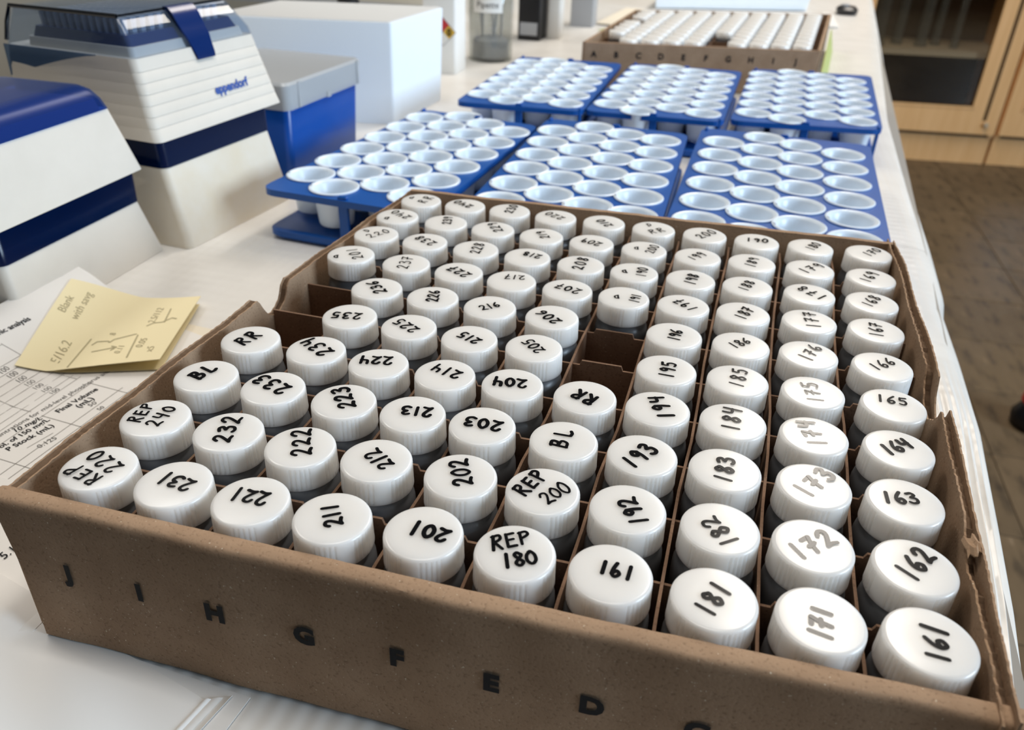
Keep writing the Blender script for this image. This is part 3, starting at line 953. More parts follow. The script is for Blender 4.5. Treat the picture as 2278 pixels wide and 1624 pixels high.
def rack(P, cols, colvec, where, pitch_n=(6, 7, 6, 6)):
    cx, cy = bilin(P, .5, .5)
    t = thing('cup_rack', 'blue plastic cup rack, ' + where, 'rack', (cx, cy, ZB), 'blue racks of white cups')
    holes = []
    cups = []
    for c, (sx, sy) in enumerate(cols):
        for j in range(pitch_n[c]):
            h = (sx + colvec[0] * j, sy + colvec[1] * j)
            holes.append(h); cups.append((c, j, h))
    obj('top_plate', holed_plate(rack_outline(P, 0.45), holes, 0.552, PT - 0.17, PT), M['rack'], t, rel='world')
    o1 = rack_outline(P, 0.45, inset=0.02); o2 = rack_outline(P, 0.45, inset=0.07)
    k = len(o1)
    z0, z1, z2 = ZB + 0.06, ZB + 0.26, ZB + 0.30
    V = [(x, y, z0) for x, y in o2] + [(x, y, z0 + 0.05) for x, y in o1] + [(x, y, z1) for x, y in o1] + [(x, y, z2) for x, y in o2]
    F = [(s * k + i, s * k + (i + 1) % k, (s + 1) * k + (i + 1) % k, (s + 1) * k + i) for s in range(3) for i in range(k)]
    F += [tuple(range(k - 1, -1, -1)), tuple(3 * k + i for i in range(k))]
    obj('base_plate', (V, F), M['rack'], t, smooth=True, rel='world')
    for u, v in ((.5, 0.012), (.5, .988), (.972, .022), (.03, .978)):
        x, y = bilin(P, u, v)
        sx, sy = (0.13, 0.06) if u == .5 else (0.05, 0.13)
        obj('post', loft([(z2 - 0.02, x - sx, x + sx, y - sy, y + sy, .03), (PT + 0.05, x - sx, x + sx, y - sy, y + sy, .03), (PT + 0.08, x - sx + .03, x + sx - .03, y - sy + .02, y + sy - .02, .02)], n=2), M['rack'], t, rel='world')
    return cups
def fill(cups, where, grp):
    for c, j, (x, y) in cups:
        o = bpy.data.objects.new('sample_cup', cup_me)
        COL.objects.link(o)
        rc = random.Random(int(x * 1000 + y * 77))
        o.location = W(x, y, PT + 0.002)
        tag(o, 'white cup in the %s, %s column from left, %s from the front' % (where, ORD[c], ORD[j] if j < 6 else 'seventh'), 'cup', grp)
sets = [
 ('front left rack', 'front left, beside the translucent blue tip box', [(-4.75, 11.62), (-0.10, 11.25), (0.50, 20.15), (-3.78, 20.80)], [(-4.00, 12.98), (-2.98, 12.24), (-1.88, 12.92), (-0.87, 12.28)], (0.14, 1.335)),
 ('front middle rack', 'front middle, right behind the near cardboard box', [(0.54, 11.30), (5.30, 11.35), (5.28, 20.95), (0.56, 21.25)], [(1.26, 12.72), (2.33, 12.20), (3.42, 13.08), (4.55, 12.78)], (-0.01, 1.39)),
 ('front right rack', 'front right, nearest the bench edge', [(5.34, 11.55), (10.42, 11.75), (10.92, 21.75), (5.66, 21.95)], [(6.13, 12.96), (7.30, 12.50), (8.46, 13.45), (9.68, 12.88)], (0.058, 1.46)),
 ('back left rack', 'back left, beside the tall white carton', [(-3.12, 22.3), (1.48, 22.6), (1.50, 32.0), (-3.10, 31.7)], [(-2.45, 23.75), (-1.45, 23.15), (-0.42, 23.85), (0.70, 23.45)], (0.0, 1.33)),
 ('back middle rack', 'back middle, touching the far cardboard box corner', [(1.52, 22.75), (6.30, 22.95), (6.72, 32.4), (1.94, 32.2)], [(2.27, 24.0), (3.32, 23.35), (4.45, 24.25), (5.55, 23.85)], (0.06, 1.40)),
 ('back right rack', 'back right, at the bench edge before the far cardboard box', [(6.50, 23.3), (11.55, 23.9), (12.2, 33.8), (7.15, 33.2)], [(7.28, 24.6), (8.42, 24.15), (9.65, 25.2), (10.82, 24.75)], (0.07, 1.45)),
]
for nm, wh, P, cols, cv in sets:
    fill(rack(P, cols, cv, wh), nm, 'white sample cups in the ' + nm)

# ------------------------------------------------------------------ far cardboard box of vials
FB = [(-0.21, 31.2 + 3.0), (9.85, 33.44 + 1.2), (11.15, 46.76), (0.52, 44.2)]
FB = [(-0.21, 31.13), (9.85, 33.44), (11.15, 46.76), (0.52, 42.92)]
FB = [(-0.49, 32.75), (10.0, 35.1), (11.35, 48.9), (0.27, 45.0)]
FT = -0.25
fb = thing('vial_box', 'open brown cardboard vial box lettered A to J, far away behind the blue racks', 'box', (5.3, 40.4, ZB))
def fwall(p, q, z0, z1, t):
    return wall([(p[0] + (q[0] - p[0]) * i / 12, p[1] + (q[1] - p[1]) * i / 12, z1) for i in range(13)], z0, t)
ff = obj('front_wall', fwall(FB[0], FB[1], ZB, FT, 0.16), M['card'], fb, rel='world')
obj('right_wall', fwall(FB[1], FB[2], ZB, FT, 0.12), M['card'], fb, rel='world')
obj('back_wall', fwall(FB[2], FB[3], ZB, FT, 0.12), M['card'], fb, rel='world')
obj('left_wall', fwall(FB[3], FB[0], ZB, FT, 0.12), M['card'], fb, rel='world')
obj('bottom_panel', ([(x, y, ZB) for x, y in FB] + [(x, y, ZB + 0.06) for x, y in FB], box(0, 1, 0, 1, 0, 1)[1]), M['card'], fb, rel='world')
dx, dy = FB[1][0] - FB[0][0], FB[1][1] - FB[0][1]
dl = math.hypot(dx, dy)
for i, ch in enumerate('ABCDEFGHIJ'):
    s = (0.52 + 0.985 * i) / 10.35 * dl
    g = glyphs(ch, 0.36, 0.016)
    obj('printed_letter', place(g, (FB[0][0] + dx / dl * s + 0.006 * dy / dl, FB[0][1] + dy / dl * s - 0.006 * dx / dl, FT - 0.62), (dx / dl, dy / dl, 0), (0, 0, 1)), M['print'], ff, rel='world')
def fcell(c, r):
    u, v = (0.035 + 0.93 * (c + 0.5) / 10), (0.035 + 0.93 * (r + 0.5) / 10)
    return bilin(FB, u, v)
for c in range(1, 10):
    a, b = bilin(FB, 0.035 + 0.93 * c / 10, 0.014), bilin(FB, 0.035 + 0.93 * c / 10, 0.99)
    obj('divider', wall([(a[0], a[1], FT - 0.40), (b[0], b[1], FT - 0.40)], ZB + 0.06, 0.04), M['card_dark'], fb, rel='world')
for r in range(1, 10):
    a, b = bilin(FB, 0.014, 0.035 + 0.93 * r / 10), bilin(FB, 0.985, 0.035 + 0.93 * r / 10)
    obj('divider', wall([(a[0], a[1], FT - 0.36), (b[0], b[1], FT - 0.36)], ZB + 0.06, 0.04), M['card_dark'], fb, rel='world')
fv = join(lathe([(0.43, 0), (0.45, 0.1), (0.45, 1.45), (0.38, 1.66), (0.38, 1.70)], 20, None, cap_bot=True))
fc = lathe([(0.425, 1.66), (0.437, 1.70), (0.43, 1.98), (0.405, 2.02), (0.30, 2.03)], 20, None, cap_top=True, cap_bot=True)
nfv = len(fv[1])
far_me = mesh('far_vial', join(fv, fc), [M['vial'], M['cap']], True)
for i, p in enumerate(far_me.polygons):
    p.material_index = 0 if i < nfv else 1
SKIP = {(5, 0), (5, 1), (5, 2), (0, 6), (0, 0), (0, 1)}
for r in range(10):
    for c in range(10):
        if (c, r) in SKIP: continue
        x, y = fcell(c, r)
        o = bpy.data.objects.new('far_vial', far_me)
        COL.objects.link(o)
        o.location = W(x, y, ZB + 0.065)
        tag(o, 'white-capped vial in the far cardboard box, column %s, %s' % ('ABCDEFGHIJ'[c], ROWN[r]), 'vial', 'vials in the far cardboard box')

# ------------------------------------------------------------------ pipette tip boxes on the left (front faces look along +x)
RZ = math.radians(-6.6)
def local_box(name, label, org, rotz=RZ):
    t = thing(name, label, 'tip box', org, None, rotz)
    return t
def Q(org):                                 # lift a loft given in absolute heights into the thing's frame
    return lambda secs: [(z - org[2],) + tuple(s) for z, *s in secs]
# --- rear stack, lower box
o_ = (-6.10, 10.28, ZB)
t = local_box('tip_box', 'stained ivory lower tip box with dark blue lid, under the branded ridged box', o_)
L_ = lambda secs: loft([(z - ZB, x0, x1, y0, y1, r) for z, x0, x1, y0, y1, r in secs])
obj('body', L_([(ZB + .005, -3.1, 0.0, 0, 4.36, .18), (-1.9, -3.08, -0.03, .01, 4.34, .2), (-0.30, -3.0, -.36, .06, 4.2, .2), (-.25, -2.98, -.38, .08, 4.18, .2)]), M['stained_box'], t, smooth=True)
obj('lid', shift(shell([(-.25 - ZB, -3.0, -.36, .06, 4.22, .2), (.34 - ZB, -3.0, -.42, .08, 4.3, .22), (.375 - ZB, -2.95, -.47, .12, 4.26, .2)], .05), 0, 0, 0.0), M['dark_lid'], t, smooth=True)
obj('tip_rack', L_([(-.245, -2.9, -.48, .2, 4.1, .15), (.22, -2.9, -.52, .2, 4.1, .15)]), M['navy'], t, smooth=True)
# --- rear stack, upper box
o_ = (-6.42, 10.30, .385)
t = local_box('tip_box', 'branded ivory tip box with ridged front, smoke-clear lid and blue latch, top of rear stack', o_)
Z = .385
secs = [(0, -3.0, 0.0, 0, 4.88, .2)]
for i in range(6):
    z = 0.30 + i * 0.245
    s = z / 1.815
    x1 = -0.02 - .46 * s
    y0, y1 = .2 * s, 4.88 - .28 * s
    for dz, ins in ((-.012, 0), (0, .014), (.012, 0)):
        secs.append((z + dz, -4.5, x1 - ins, y0, y1, .2))
secs[0] = (0, -4.5, 0.0, 0, 4.88, .2)
secs.append((1.815, -4.45, -.48, .2, 4.6, .2))
bd = obj('body', loft(secs), M['white_box'], t, smooth=True)
g = glyphs('eppendorf', 0.31, 0.010)
obj('brand_lettering', place(g, (-.165, 3.05, 0.66), (0, 1, 0.0), (-.24, 0, .97)), M['label_blue'], bd)
lid = obj('lid', shell([(1.82, -4.46, -.47, .2, 4.6, .18), (2.0, -4.46, -.52, .24, 4.57, .18), (2.62, -4.32, -.98, .45, 4.35, .16), (2.66, -4.28, -1.03, .5, 4.3, .15)], .04), M['smoke_lid'], t, smooth=True)
obj('lid_edge', join(tube([(-1.02, .49, 2.66), (-4.3, .47, 2.66), (-4.38, .36, 2.3), (-4.42, .26, 1.9)], .05), tube([(-1.02, .49, 2.665), (-1.03, 4.3, 2.665)], .026)), M['edge'], lid)
obj('lid_hinge_panel', sheet(10, 4, lambda u, v: (-4.46 + 2.9 * u, .17 - .02 * v, 1.83 - (0.72 * (1 - u) ** 1.3) * v), .02), M['hinge'], lid)
obj('inner_tray', loft([(1.815, -3.9, -.62, .36, 4.4, .15), (2.02, -3.9, -.68, .4, 4.36, .15)]), M['white_box'], t, smooth=True)
obj('tip_deck', loft([(2.021, -3.8, -.75, .46, 4.3, .12), (2.26, -3.7, -.86, .5, 4.2, .12)]), M['navy'], t, smooth=True)
tipv = []
for i in range(12):
    for j in range(12):
        tipv.append(shift(lathe([(.10, 0), (.12, .33)], 8, None, cap_top=True), -3.5 + .215 * j, .72 + .285 * i, 2.261))
obj('pipette_tips', join(*tipv), M['tip_grey'], t)['kind'] = 'stuff'
obj('latch', sheet(10, 6, lambda u, v: (interp([(0, -1.08), (.12, -.90), (.3, -.78), (.5, -.62), (.58, -.52), (.8, -.45), (1, -.36)], u), 2.02 + .22 * max(0, u - .35) + (.90 - .38 * max(0, u - .35)) * v, interp([(0, 2.71), (.12, 2.70), (.3, 2.52), (.5, 2.2), (.58, 2.06), (.8, 1.86), (1, 1.62)], u)), .10), M['navy'], t, smooth=True)
# --- front stack, lower box
o_ = (-6.72, 5.55, ZB)
t = local_box('tip_box', 'ivory lower tip box with dark lid at the left, bottom of front stack', o_, math.radians(0))
obj('body', L_([(ZB + .005, -3.1, 0, 0, 4.62, .16), (-.93, -3.05, -.18, .06, 4.3, .18), (-.88, -3.0, -.2, .08, 4.28, .18)]), M['white_box'], t, smooth=True)
obj('lid', shell([(-.88 - ZB, -3.05, -.17, .06, 4.3, .18), (-.20 - ZB, -3.0, -.24, .1, 4.42, .2), (-.155 - ZB, -2.95, -.28, .14, 4.38, .18)], .05), M['dark_lid'], t, smooth=True)
obj('tip_tray', L_([(-.875, -2.9, -.3, .2, 4.15, .12), (-.64, -2.9, -.32, .2, 4.15, .12)]), M['tips'], t, smooth=True)
# --- front stack, upper box
o_ = (-6.76, 4.9, -.145)
t = local_box('tip_box', 'ivory tip box with clear blue rounded lid at the left, top of front stack', o_, 0)
obj('body', loft([(0, -3.0, 0, 0, 5.14, .16), (1.45, -3.0, -.16, .1, 4.68, .18), (1.5, -2.96, -.18, .12, 4.66, .18)]), M['white_box'], t, smooth=True)
obj('lid', shell([(1.5, -3.0, -.15, .1, 4.68, .2), (1.72, -3.0, -.2, .12, 4.62, .25), (1.92, -2.95, -.30, .2, 4.52, .3), (2.02, -2.85, -.44, .36, 4.38, .3), (2.06, -2.6, -.70, .55, 4.15, .3)], .05), M['blue_lid'], t, smooth=True)
obj('tip_tray', loft([(1.505, -2.9, -.24, .25, 4.5, .15), (1.74, -2.9, -.29, .25, 4.45, .15)]), M['tips'], t, smooth=True)
# --- blue tip box with frosted lid
o_ = (-6.30, 15.95, ZB)
t = local_box('tip_box', 'translucent blue tip box with frosted clear lid, behind the stacked tip boxes', o_, math.radians(-3.5))
obj('body', loft([(.005, -3.6, .0, .05, 4.30, .22), (2.22, -3.7, .12, 0, 4.36, .22), (2.25, -3.68, .1, .02, 4.34, .2)]), M['blue_body'], t, smooth=True)
obj('lid', shell([(2.15, -3.76, .17, -.05, 4.42, .24), (2.86, -3.78, .19, -.07, 4.6, .24), (2.94, -3.72, .13, 0, 4.54, .22)], .06), M['frost_lid'], t, smooth=True)
obj('lid_rib', join(box(.14, .20, .55, .68, 2.16, 2.90), box(.14, .20, 2.2, 2.42, 2.12, 2.3), box(.14, .21, 4.2, 4.32, 2.16, 2.9)), M['frost_lid'], t)
obj('tip_rack', loft([(2.255, -3.4, -.1, .25, 4.1, .1), (2.5, -3.4, -.1, .25, 4.1, .1)]), M['tip_grey'], t, smooth=True)

# ------------------------------------------------------------------ white foam box
o_ = (-5.95, 23.4, ZB)
t = thing('foam_box', 'white foam box with a shade-toned top behind the blue tip box', 'box', o_, None, math.radians(11))
def skew(vf): return [(a + .27 * b, b, c_) for a, b, c_ in vf[0]], vf[1]
obj('body', skew(loft([(.005, -6.6, .0, 0, 4.35, .10), (3.62, -6.75, .07, -.07, 4.52, .10), (3.66, -6.73, .05, -.05, 4.5, .1)])), M['foam'], t, smooth=True)
obj('lid', skew(loft([(3.661, -6.70, .02, -.02, 4.47, .10), (3.70, -6.66, -.02, .02, 4.43, .10)])), M['foam_top_shade'], t, smooth=True)  # no separate lid: thin panel that carries the painted shade of the top

# ------------------------------------------------------------------ things further back along the bench
t = thing('reagent_carton', 'tall white carton with a yellow and red hazard diamond, beside the clear jar', 'carton', (-7.25, 33.6, ZB))
cb = obj('body', loft([(.005, -1.15, .52, -.45, 1.2, .12), (3.9, -1.15, .52, -.45, 1.2, .12), (4.0, -1.1, .47, -.4, 1.15, .1)]), M['label_white'], t, smooth=True)
dq = 0.62
cx, cz, yy = -0.10, 1.92, -0.463
def dia(pts): return [(cx + a * dq, yy, cz + b * dq) for a, b in pts], [tuple(range(len(pts)))]
hd = obj('hazard_diamond', dia([(0, 1.06), (1.06, 0), (0, -1.06), (-1.06, 0)]), M['grey'], cb)
for nm, pts, mt in (('diamond_quarter', [(0, .03), (.5, .5), (0, 1), (-.5, .5)], M['label_red']), ('diamond_quarter', [(.03, 0), (.5, .5), (1, 0), (.5, -.5)], M['yellow']),
                    ('diamond_quarter', [(-.03, 0), (-.5, .5), (-1, 0), (-.5, -.5)], M['label_blue']), ('diamond_quarter', [(0, -.03), (.5, -.5), (0, -1), (-.5, -.5)], M['label_white'])):
    v, f = dia(pts)
    v = [(a, b - .006, c) for a, b, c in v]
    # three levels only: the quarters belong to the carton beside the diamond backing
    obj(nm, (v, f), mt, cb)
obj('diamond_digit', place(glyphs('0', 0.42, 0.02), (cx + .5 * dq, yy - .014, cz - .15), (1, 0, 0), (0, 0, 1)), M['print'], cb)

t = thing('clear_jar', 'clear cylindrical jar with a white printed label, between carton and black case', 'jar', (-6.3, 37.7, ZB))
obj('glass', lathe([(1.10, .005), (1.16, .06), (1.16, 3.9), (1.1, 4.1), (1.05, 4.1), (1.09, 3.86), (1.09, .14), (.3, .1)], 40, None, cap_bot=True), M['glass'], t, smooth=True)
obj('stirring_rods', join(*[tube([(.5 * math.cos(a), .5 * math.sin(a), .16), (.72 * math.cos(a + .5), .72 * math.sin(a + .5), 3.7)], .055) for a in (0.3, 1.4, 2.6, 3.9, 5.1)]), M['grey'], t)
obj('dark_base', lathe([(.9, .15), (.95, .2), (.95, 1.0), (.7, 1.15)], 24, None, cap_top=True, cap_bot=True), M['grey'], t, smooth=True)
def wrap(a, z, r): return (r * math.sin(a), -r * math.cos(a), z)
V = [wrap(-.55 + 1.35 * i / 12, 2.42 + 1.3 * j, 1.175) for j in (0, 1) for i in range(13)]
lb = obj('label', (V, [(i, i + 1, 14 + i, 13 + i) for i in range(12)]), M['label_white'], t, smooth=True)
gv, gf = glyphs('Pipette', 0.42, 0.0)
obj('label_text', ([wrap(.12 + a / 1.18, 2.66 + b, 1.183) for a, b, c in gv], gf), M['print'], lb)

t = thing('black_case', 'black equipment case on the bench beside the clear jar', 'case', (-5.3, 45.2, ZB))
obj('body', loft([(.005, -1.25, .1, -.9, 1.4, .1), (4.4, -1.25, .1, -.9, 1.4, .1)]), M['black'], t, smooth=True)
obj('panel', box(-1.1, -.05, -.95, -.9, .3, 1.0), M['grey'], t)
t = thing('white_canister', 'pale plastic canister right of the black case', 'canister', (-4.55, 45.9, ZB))
obj('body', loft([(.005, -.55, .35, -.4, .7, .2), (4.2, -.55, .35, -.4, .7, .2)]), M['pale'], t, smooth=True)
obj('cap', lathe([(.3, 4.2), (.3, 4.6)], 16, None, cap_top=True), M['pale'], t, smooth=True)
t = thing('grey_box', 'grey metal box standing right of the pale canister', 'box', (-3.95, 51.5, ZB))
obj('body', loft([(.005, -.75, .75, -.5, 1.2, .08), (4.4, -.75, .75, -.5, 1.2, .08)]), M['grey'], t, smooth=True)
obj('lid', loft([(4.4, -.8, .8, -.55, 1.25, .08), (4.7, -.8, .8, -.55, 1.25, .08)]), M['grey'], t, smooth=True)
tag(obj('loose_paper', sheet(6, 6, lambda u, v: (-3.2 + 4.0 * u + .8 * v, 52.5 + 9 * v - 1.2 * u, ZB + .11 + .02 * math.sin(5 * u)), .03), M['cream'], loc=(-1, 56, ZB)), 'cream paper sheet lying on the bench right of the grey box', 'paper')
tag(obj('green_folder', sheet(2, 2, lambda u, v: (-2.6 + 3.6 * u + .6 * v, 49.8 + 1.6 * v + 2.6 * u, ZB + .08), .02), M['green'], loc=(-1, 51, ZB)), 'olive green strip of folder lying in front of the cream paper', 'folder')
t = thing('white_tray', 'white plastic tray behind the far cardboard box', 'tray', (4.6, 66, ZB))
obj('tray_body', ([(-4.9, -3.2, .07), (6.5, 1.2, .07), (5.0, 9.2, .07), (-4.6, 6.0, .07), (-5.0, -3.4, 1.7), (6.6, .9, .9), (5.1, 9.4, .9), (-4.7, 6.2, 1.7)], box(0, 1, 0, 1, 0, 1)[1]), M['foam'], t)
obj('tray_rim', tube([(-5.0, -3.4, 1.72), (6.6, .9, .92), (5.1, 9.4, .92)], .08), M['foam'], t)
t = thing('small_black_tool', 'small black handled tool lying near the bench edge at the back', 'tool', (14.1, 67.0, ZB))
obj('handle', shift(loft([(.04, -.75, .75, -.8, .9, .5), (.35, -.8, .8, -.9, 1.0, .6), (.55, -.6, .6, -.6, .7, .5)]), 0, 0, .05), M['black'], t, smooth=True)
obj('button', shift(lathe([(.3, .55), (.3, .68)], 14, None, cap_top=True), -.2, 0, .05), M['grey'], t)
tag(obj('paper_tag', box(12.2, 12.9, 58.5, 66, ZB + .06, ZB + .16), M['label_white'], loc=(12.5, 62, ZB)), 'narrow white strip of paper along the right of the far cardboard box', 'paper')
tag(obj('green_card', ([(10.25, 35.5, ZB + .03), (10.6, 35.6, ZB + .03), (11.85, 48.5, ZB + .03), (11.5, 48.6, ZB + .03), (10.25, 35.5, ZB + 1.0), (10.32, 35.5, ZB + 1.0), (11.57, 48.6, ZB + 1.2), (11.5, 48.6, ZB + 1.2)], box(0, 1, 0, 1, 0, 1)[1]), M['green'], loc=(11, 42, ZB)), 'yellow-green card leaning on the right side of the far box', 'card')

# ------------------------------------------------------------------ clutter at the back left
t = thing('clear_blue_tray', 'pale blue clear plastic tray at the back left above the smoke lid', 'tray', (-17.3, 31.5, ZB))
obj('tray', shell([(.01, -2.6, 3.2, -1.2, 2.4, .3), (.9, -2.8, 3.4, -1.4, 2.6, .3)], .06), M['blue_lid'], t, smooth=True)
obj('rim', shift(loft([(0.0, -3.0, 3.6, -1.6, 2.8, .3), (.06, -3.0, 3.6, -1.6, 2.8, .3)]), 0, 0, .0), M['pale'], t, smooth=True)
t = thing('black_cable', 'coiled black cables on the bench at the far left edge', 'cable', (-16.5, 20.5, ZB))
for k in range(4):
    obj('cable_loop', tube([(1.6 * math.cos(a) * (1 + .08 * k) - 1.0, .9 * math.sin(a) * (1 + .1 * k), .12 + .11 * k + .05 * math.sin(3 * a)) for a in [i * 2 * math.pi / 24 for i in range(25)]], .07, 6), M['edge'], t)
t = thing('black_bottle', 'black-topped bottle behind the ridged tip box', 'bottle', (-10.2, 29.0, ZB))
obj('body', lathe([(.7, .005), (.72, .1), (.72, 2.4), (.4, 2.8), (.4, 3.0)], 24, None, cap_bot=True), M['pale'], t, smooth=True)
obj('cap', lathe([(.48, 3.0), (.48, 3.6), (.3, 3.65)], 20, None, cap_top=True, cap_bot=True), M['black'], t, smooth=True)
t = thing('instrument_case', 'beige instrument case at the back left behind everything', 'case', (-26, 52, ZB))
obj('body', loft([(.005, -14, 11, 0, 6, .4), (7.5, -14, 11, 0, 6, .4)]), M['wall'], t, smooth=True)
obj('foot_strip', loft([(.01, -14.1, 11.1, -.1, 6, .4), (.5, -14.1, 11.1, -.1, 6, .4)]), M['grey'], t, smooth=True)

# ------------------------------------------------------------------ papers at the left of the near box
e1, e2 = (0.966, -0.258), (0.258, 0.966)
A = (-6.93, 7.42)
def pz(x):
    t_ = max(0, min(1, (-4.6 - x) / 2.4))
    return -2.2 + .63 * t_ * t_ * (3 - 2 * t_)
def page(u, v):
    d, w = -0.35 + 7.4 * u, -7.6 + 7.6 * v
    # the head of the page curls up against the tip boxes
    x = A[0] + d * e1[0] + w * e2[0]
    y = A[1] + d * e1[1] + w * e2[1]
    x = max(x, -6.98 - 0.02 * u) if x < -6.0 and y > 4.8 else x
    return (x, y, pz(x))
pg = thing('printed_page', 'white printed page with tables, curling up against the tip boxes', 'paper', (-4.5, 3.5, -2.22))
ps = obj('paper_sheet', sheet(30, 24, page, 0.012), M['paper'], pg, smooth=True, rel='world')
PT_ = [('nic analysis', -6.25, 4.56, -6.19, 5.28, .17, 1), ('centrations for mid-level phosphorus analysis', -4.40, 2.33, -4.02, 4.93, .16, 0), ('10 mg/L', -4.25, 2.57, -4.11, 3.05, .21, 2), ('Vol. of 150 mg/L', -4.15, 2.07, -3.96, 3.05, .16, 1), ('P Stock (mL)', -3.96, 2.13, -3.77, 2.93, .16, 1), ('0.125', -3.55, 2.34, -3.47, 2.65, .16, 0), ('Final Volume', -3.98, 3.27, -3.84, 4.11, .15, 1), ('(mL)', -3.76, 3.5, -3.70, 3.83, .15, 1), ('50', -3.6, 3.59, -3.56, 3.73, .14, 0), ('50', -3.37, 3.54, -3.35, 3.66, .14, 0)]
for k in range(7):
    PT_.append(('100', -5.54 + .172 * k, 3.74 - .005 * k, -5.54 + .176 * k, 3.955 - .008 * k, .14, 0))
bold_t, plain_t = [], []
for tx, ax, ay, bx, by, sz, bo in PT_:
    g = glyphs(tx, sz * 1.25, 0.004 if bo else 0.0, 0.2 if bo == 2 else 0.0, 'LEFT')
    wid = max(p[0] for p in g[0]) or 1
    dx, dy = bx - ax, by - ay
    l = math.hypot(dx, dy)
    s = l / wid
    ex, ey = (dx / l, dy / l), (-dy / l, dx / l)
    v = []
    for a, b, c in g[0]:
        x, y = ax + ex[0] * a * s + ey[0] * b * s * 1.05, ay + ex[1] * a * s + ey[1] * b * s * 1.05
        v.append((x, y, pz(x) + .006))
    (bold_t if bo else plain_t).append((v, g[1]))
for q in bold_t: obj('printed_line', q, M['print'], ps, rel='world')
for q in plain_t: obj('printed_line', q, M['grey_print'], ps, rel='world')
RL = []
def rule(ax, ay, bx, by, w=.014):
    n_ = 6
    for i in range(n_):
        p = (ax + (bx - ax) * i / n_, ay + (by - ay) * i / n_); q = (ax + (bx - ax) * (i + 1) / n_, ay + (by - ay) * (i + 1) / n_)
        l = math.hypot(q[0] - p[0], q[1] - p[1]); nx, ny = -(q[1] - p[1]) / l * w / 2, (q[0] - p[0]) / l * w / 2
        RL.append(([(p[0] - nx, p[1] - ny, pz(p[0]) + .005), (q[0] - nx, q[1] - ny, pz(q[0]) + .005), (q[0] + nx, q[1] + ny, pz(q[0]) + .005), (p[0] + nx, p[1] + ny, pz(p[0]) + .005)], [(0, 1, 2, 3)]))
for x in (-6.05, -5.66, -5.48, -5.31, -5.14, -4.97, -4.79, -4.61, -4.45):      # rows of the upper table
    rule(x - .10, 1.6, x, 4.38)
for y in (2.2, 3.25, 4.38): rule(-6.08 + .0, y, -4.45, y - .09)                      # its columns
for x in (-4.25, -3.62, -3.42, -3.22, -3.02): rule(x - .02, 1.4, x + .14, 4.3)
for y in (1.95, 3.12, 4.25): rule(-4.2, y, -2.9, y - .12)
rule(-3.75, 2.29, -3.65, 2.76, .012)
obj('table_rules', join(*RL), M['rule'], ps, rel='world')

tag(obj('blank_page', sheet(8, 8, lambda u, v: (-5.6 + 5.0 * u + .1 * v, -.2 + 7.15 * v - .35 * u * v, -2.228 + .004 * u), .01), M['cream'], loc=(-3.3, 3, -2.24)), 'cream page under the printed page, its corner showing right of the yellow note', 'paper')

nt_ = thing('sticky_note', 'yellow sticky note with pencil sums, its near edge lifting off the printed page', 'note', (-4.8, 5.9, -2.1))
NC = [(-6.54, 6.84, -1.80), (-4.07, 7.71, -2.02), (-3.15, 5.0, -1.93), (-5.52, 4.04, -2.165)]      # TL TR BR BL
def nsurf(u, v):
    a, b, c, d = NC
    p = [(a[k] * (1 - u) + b[k] * u) * (1 - v) + (d[k] * (1 - u) + c[k] * u) * v for k in range(3)]
    p[2] += -0.13 * math.sin(math.pi * u) * (1 - v) - 0.05 * math.sin(math.pi * v) * (1 - u) + .02 * math.sin(math.pi * u) * v
    p[2] = max(p[2], pz(p[0]) + .045)
    return tuple(p)
ns = obj('note_sheet', sheet(20, 20, nsurf, .01), M['note'], nt_, smooth=True, rel='world')
obj('note_backing', sheet(8, 8, lambda u, v: (lambda p: (p[0], p[1], pz(p[0]) + .03))(nsurf(.06 + .93 * u, .03 + .96 * v)), .008), M['note'], nt_, smooth=True, rel='world')
PN = []
def nmark(vf):
    v = []
    for a, b, c in vf[0]:
        x, y, z = nsurf(a, b)
        v.append((x, y, z + .006))
    PN.append((v, vf[1]))
def nstroke(P, w=.012):
    V, F = ribbon(P, w, 0)
    nmark((V, F))
def ntext(tx, u, v, ang, s, w=.011):
    ca, sa = math.cos(ang), math.sin(ang)
    g = glyphs(tx, s * 1.15, 0.0, 0.25, 'LEFT')
    nmark(([(u + ca * a + sa * b, v + sa * a - ca * b, 0) for a, b, c in g[0]], g[1]))
# the note is read from its left edge: text runs from the bottom of the photo upwards
up = -math.pi / 2
ntext('Blank', .10, .40, up, .075); ntext('with savg', .20, .44, up, .075)
ntext('5/16.2', .25, .92, up, .085)
nstroke([(.34, .98), (.36, .62)]); nstroke([(.74, .93), (.70, .60)]); nstroke([(.84, .42), (.82, .20)])
nstroke([(.40, .70), (.42, .66), (.50, .66), (.52, .68), (.54, .64), (.68, .58)]); nstroke([(.44, .80), (.60, .76)]); nstroke([(.56, .74), (.60, .76), (.575, .80)])
ntext('8', .52, .58, up, .06); ntext('0.11', .66, .86, up, .06); ntext('0.05', .80, .80, up, .07); ntext('x5', .90, .88, up, .07); ntext('2.5/112', .76, .42, up, .07)
nstroke([(.72, .46), (.76, .42), (.82, .42), (.88, .36), (.92, .38)])
obj('pencil_writing', join(*PN), M['pencil'], ns, rel='world')

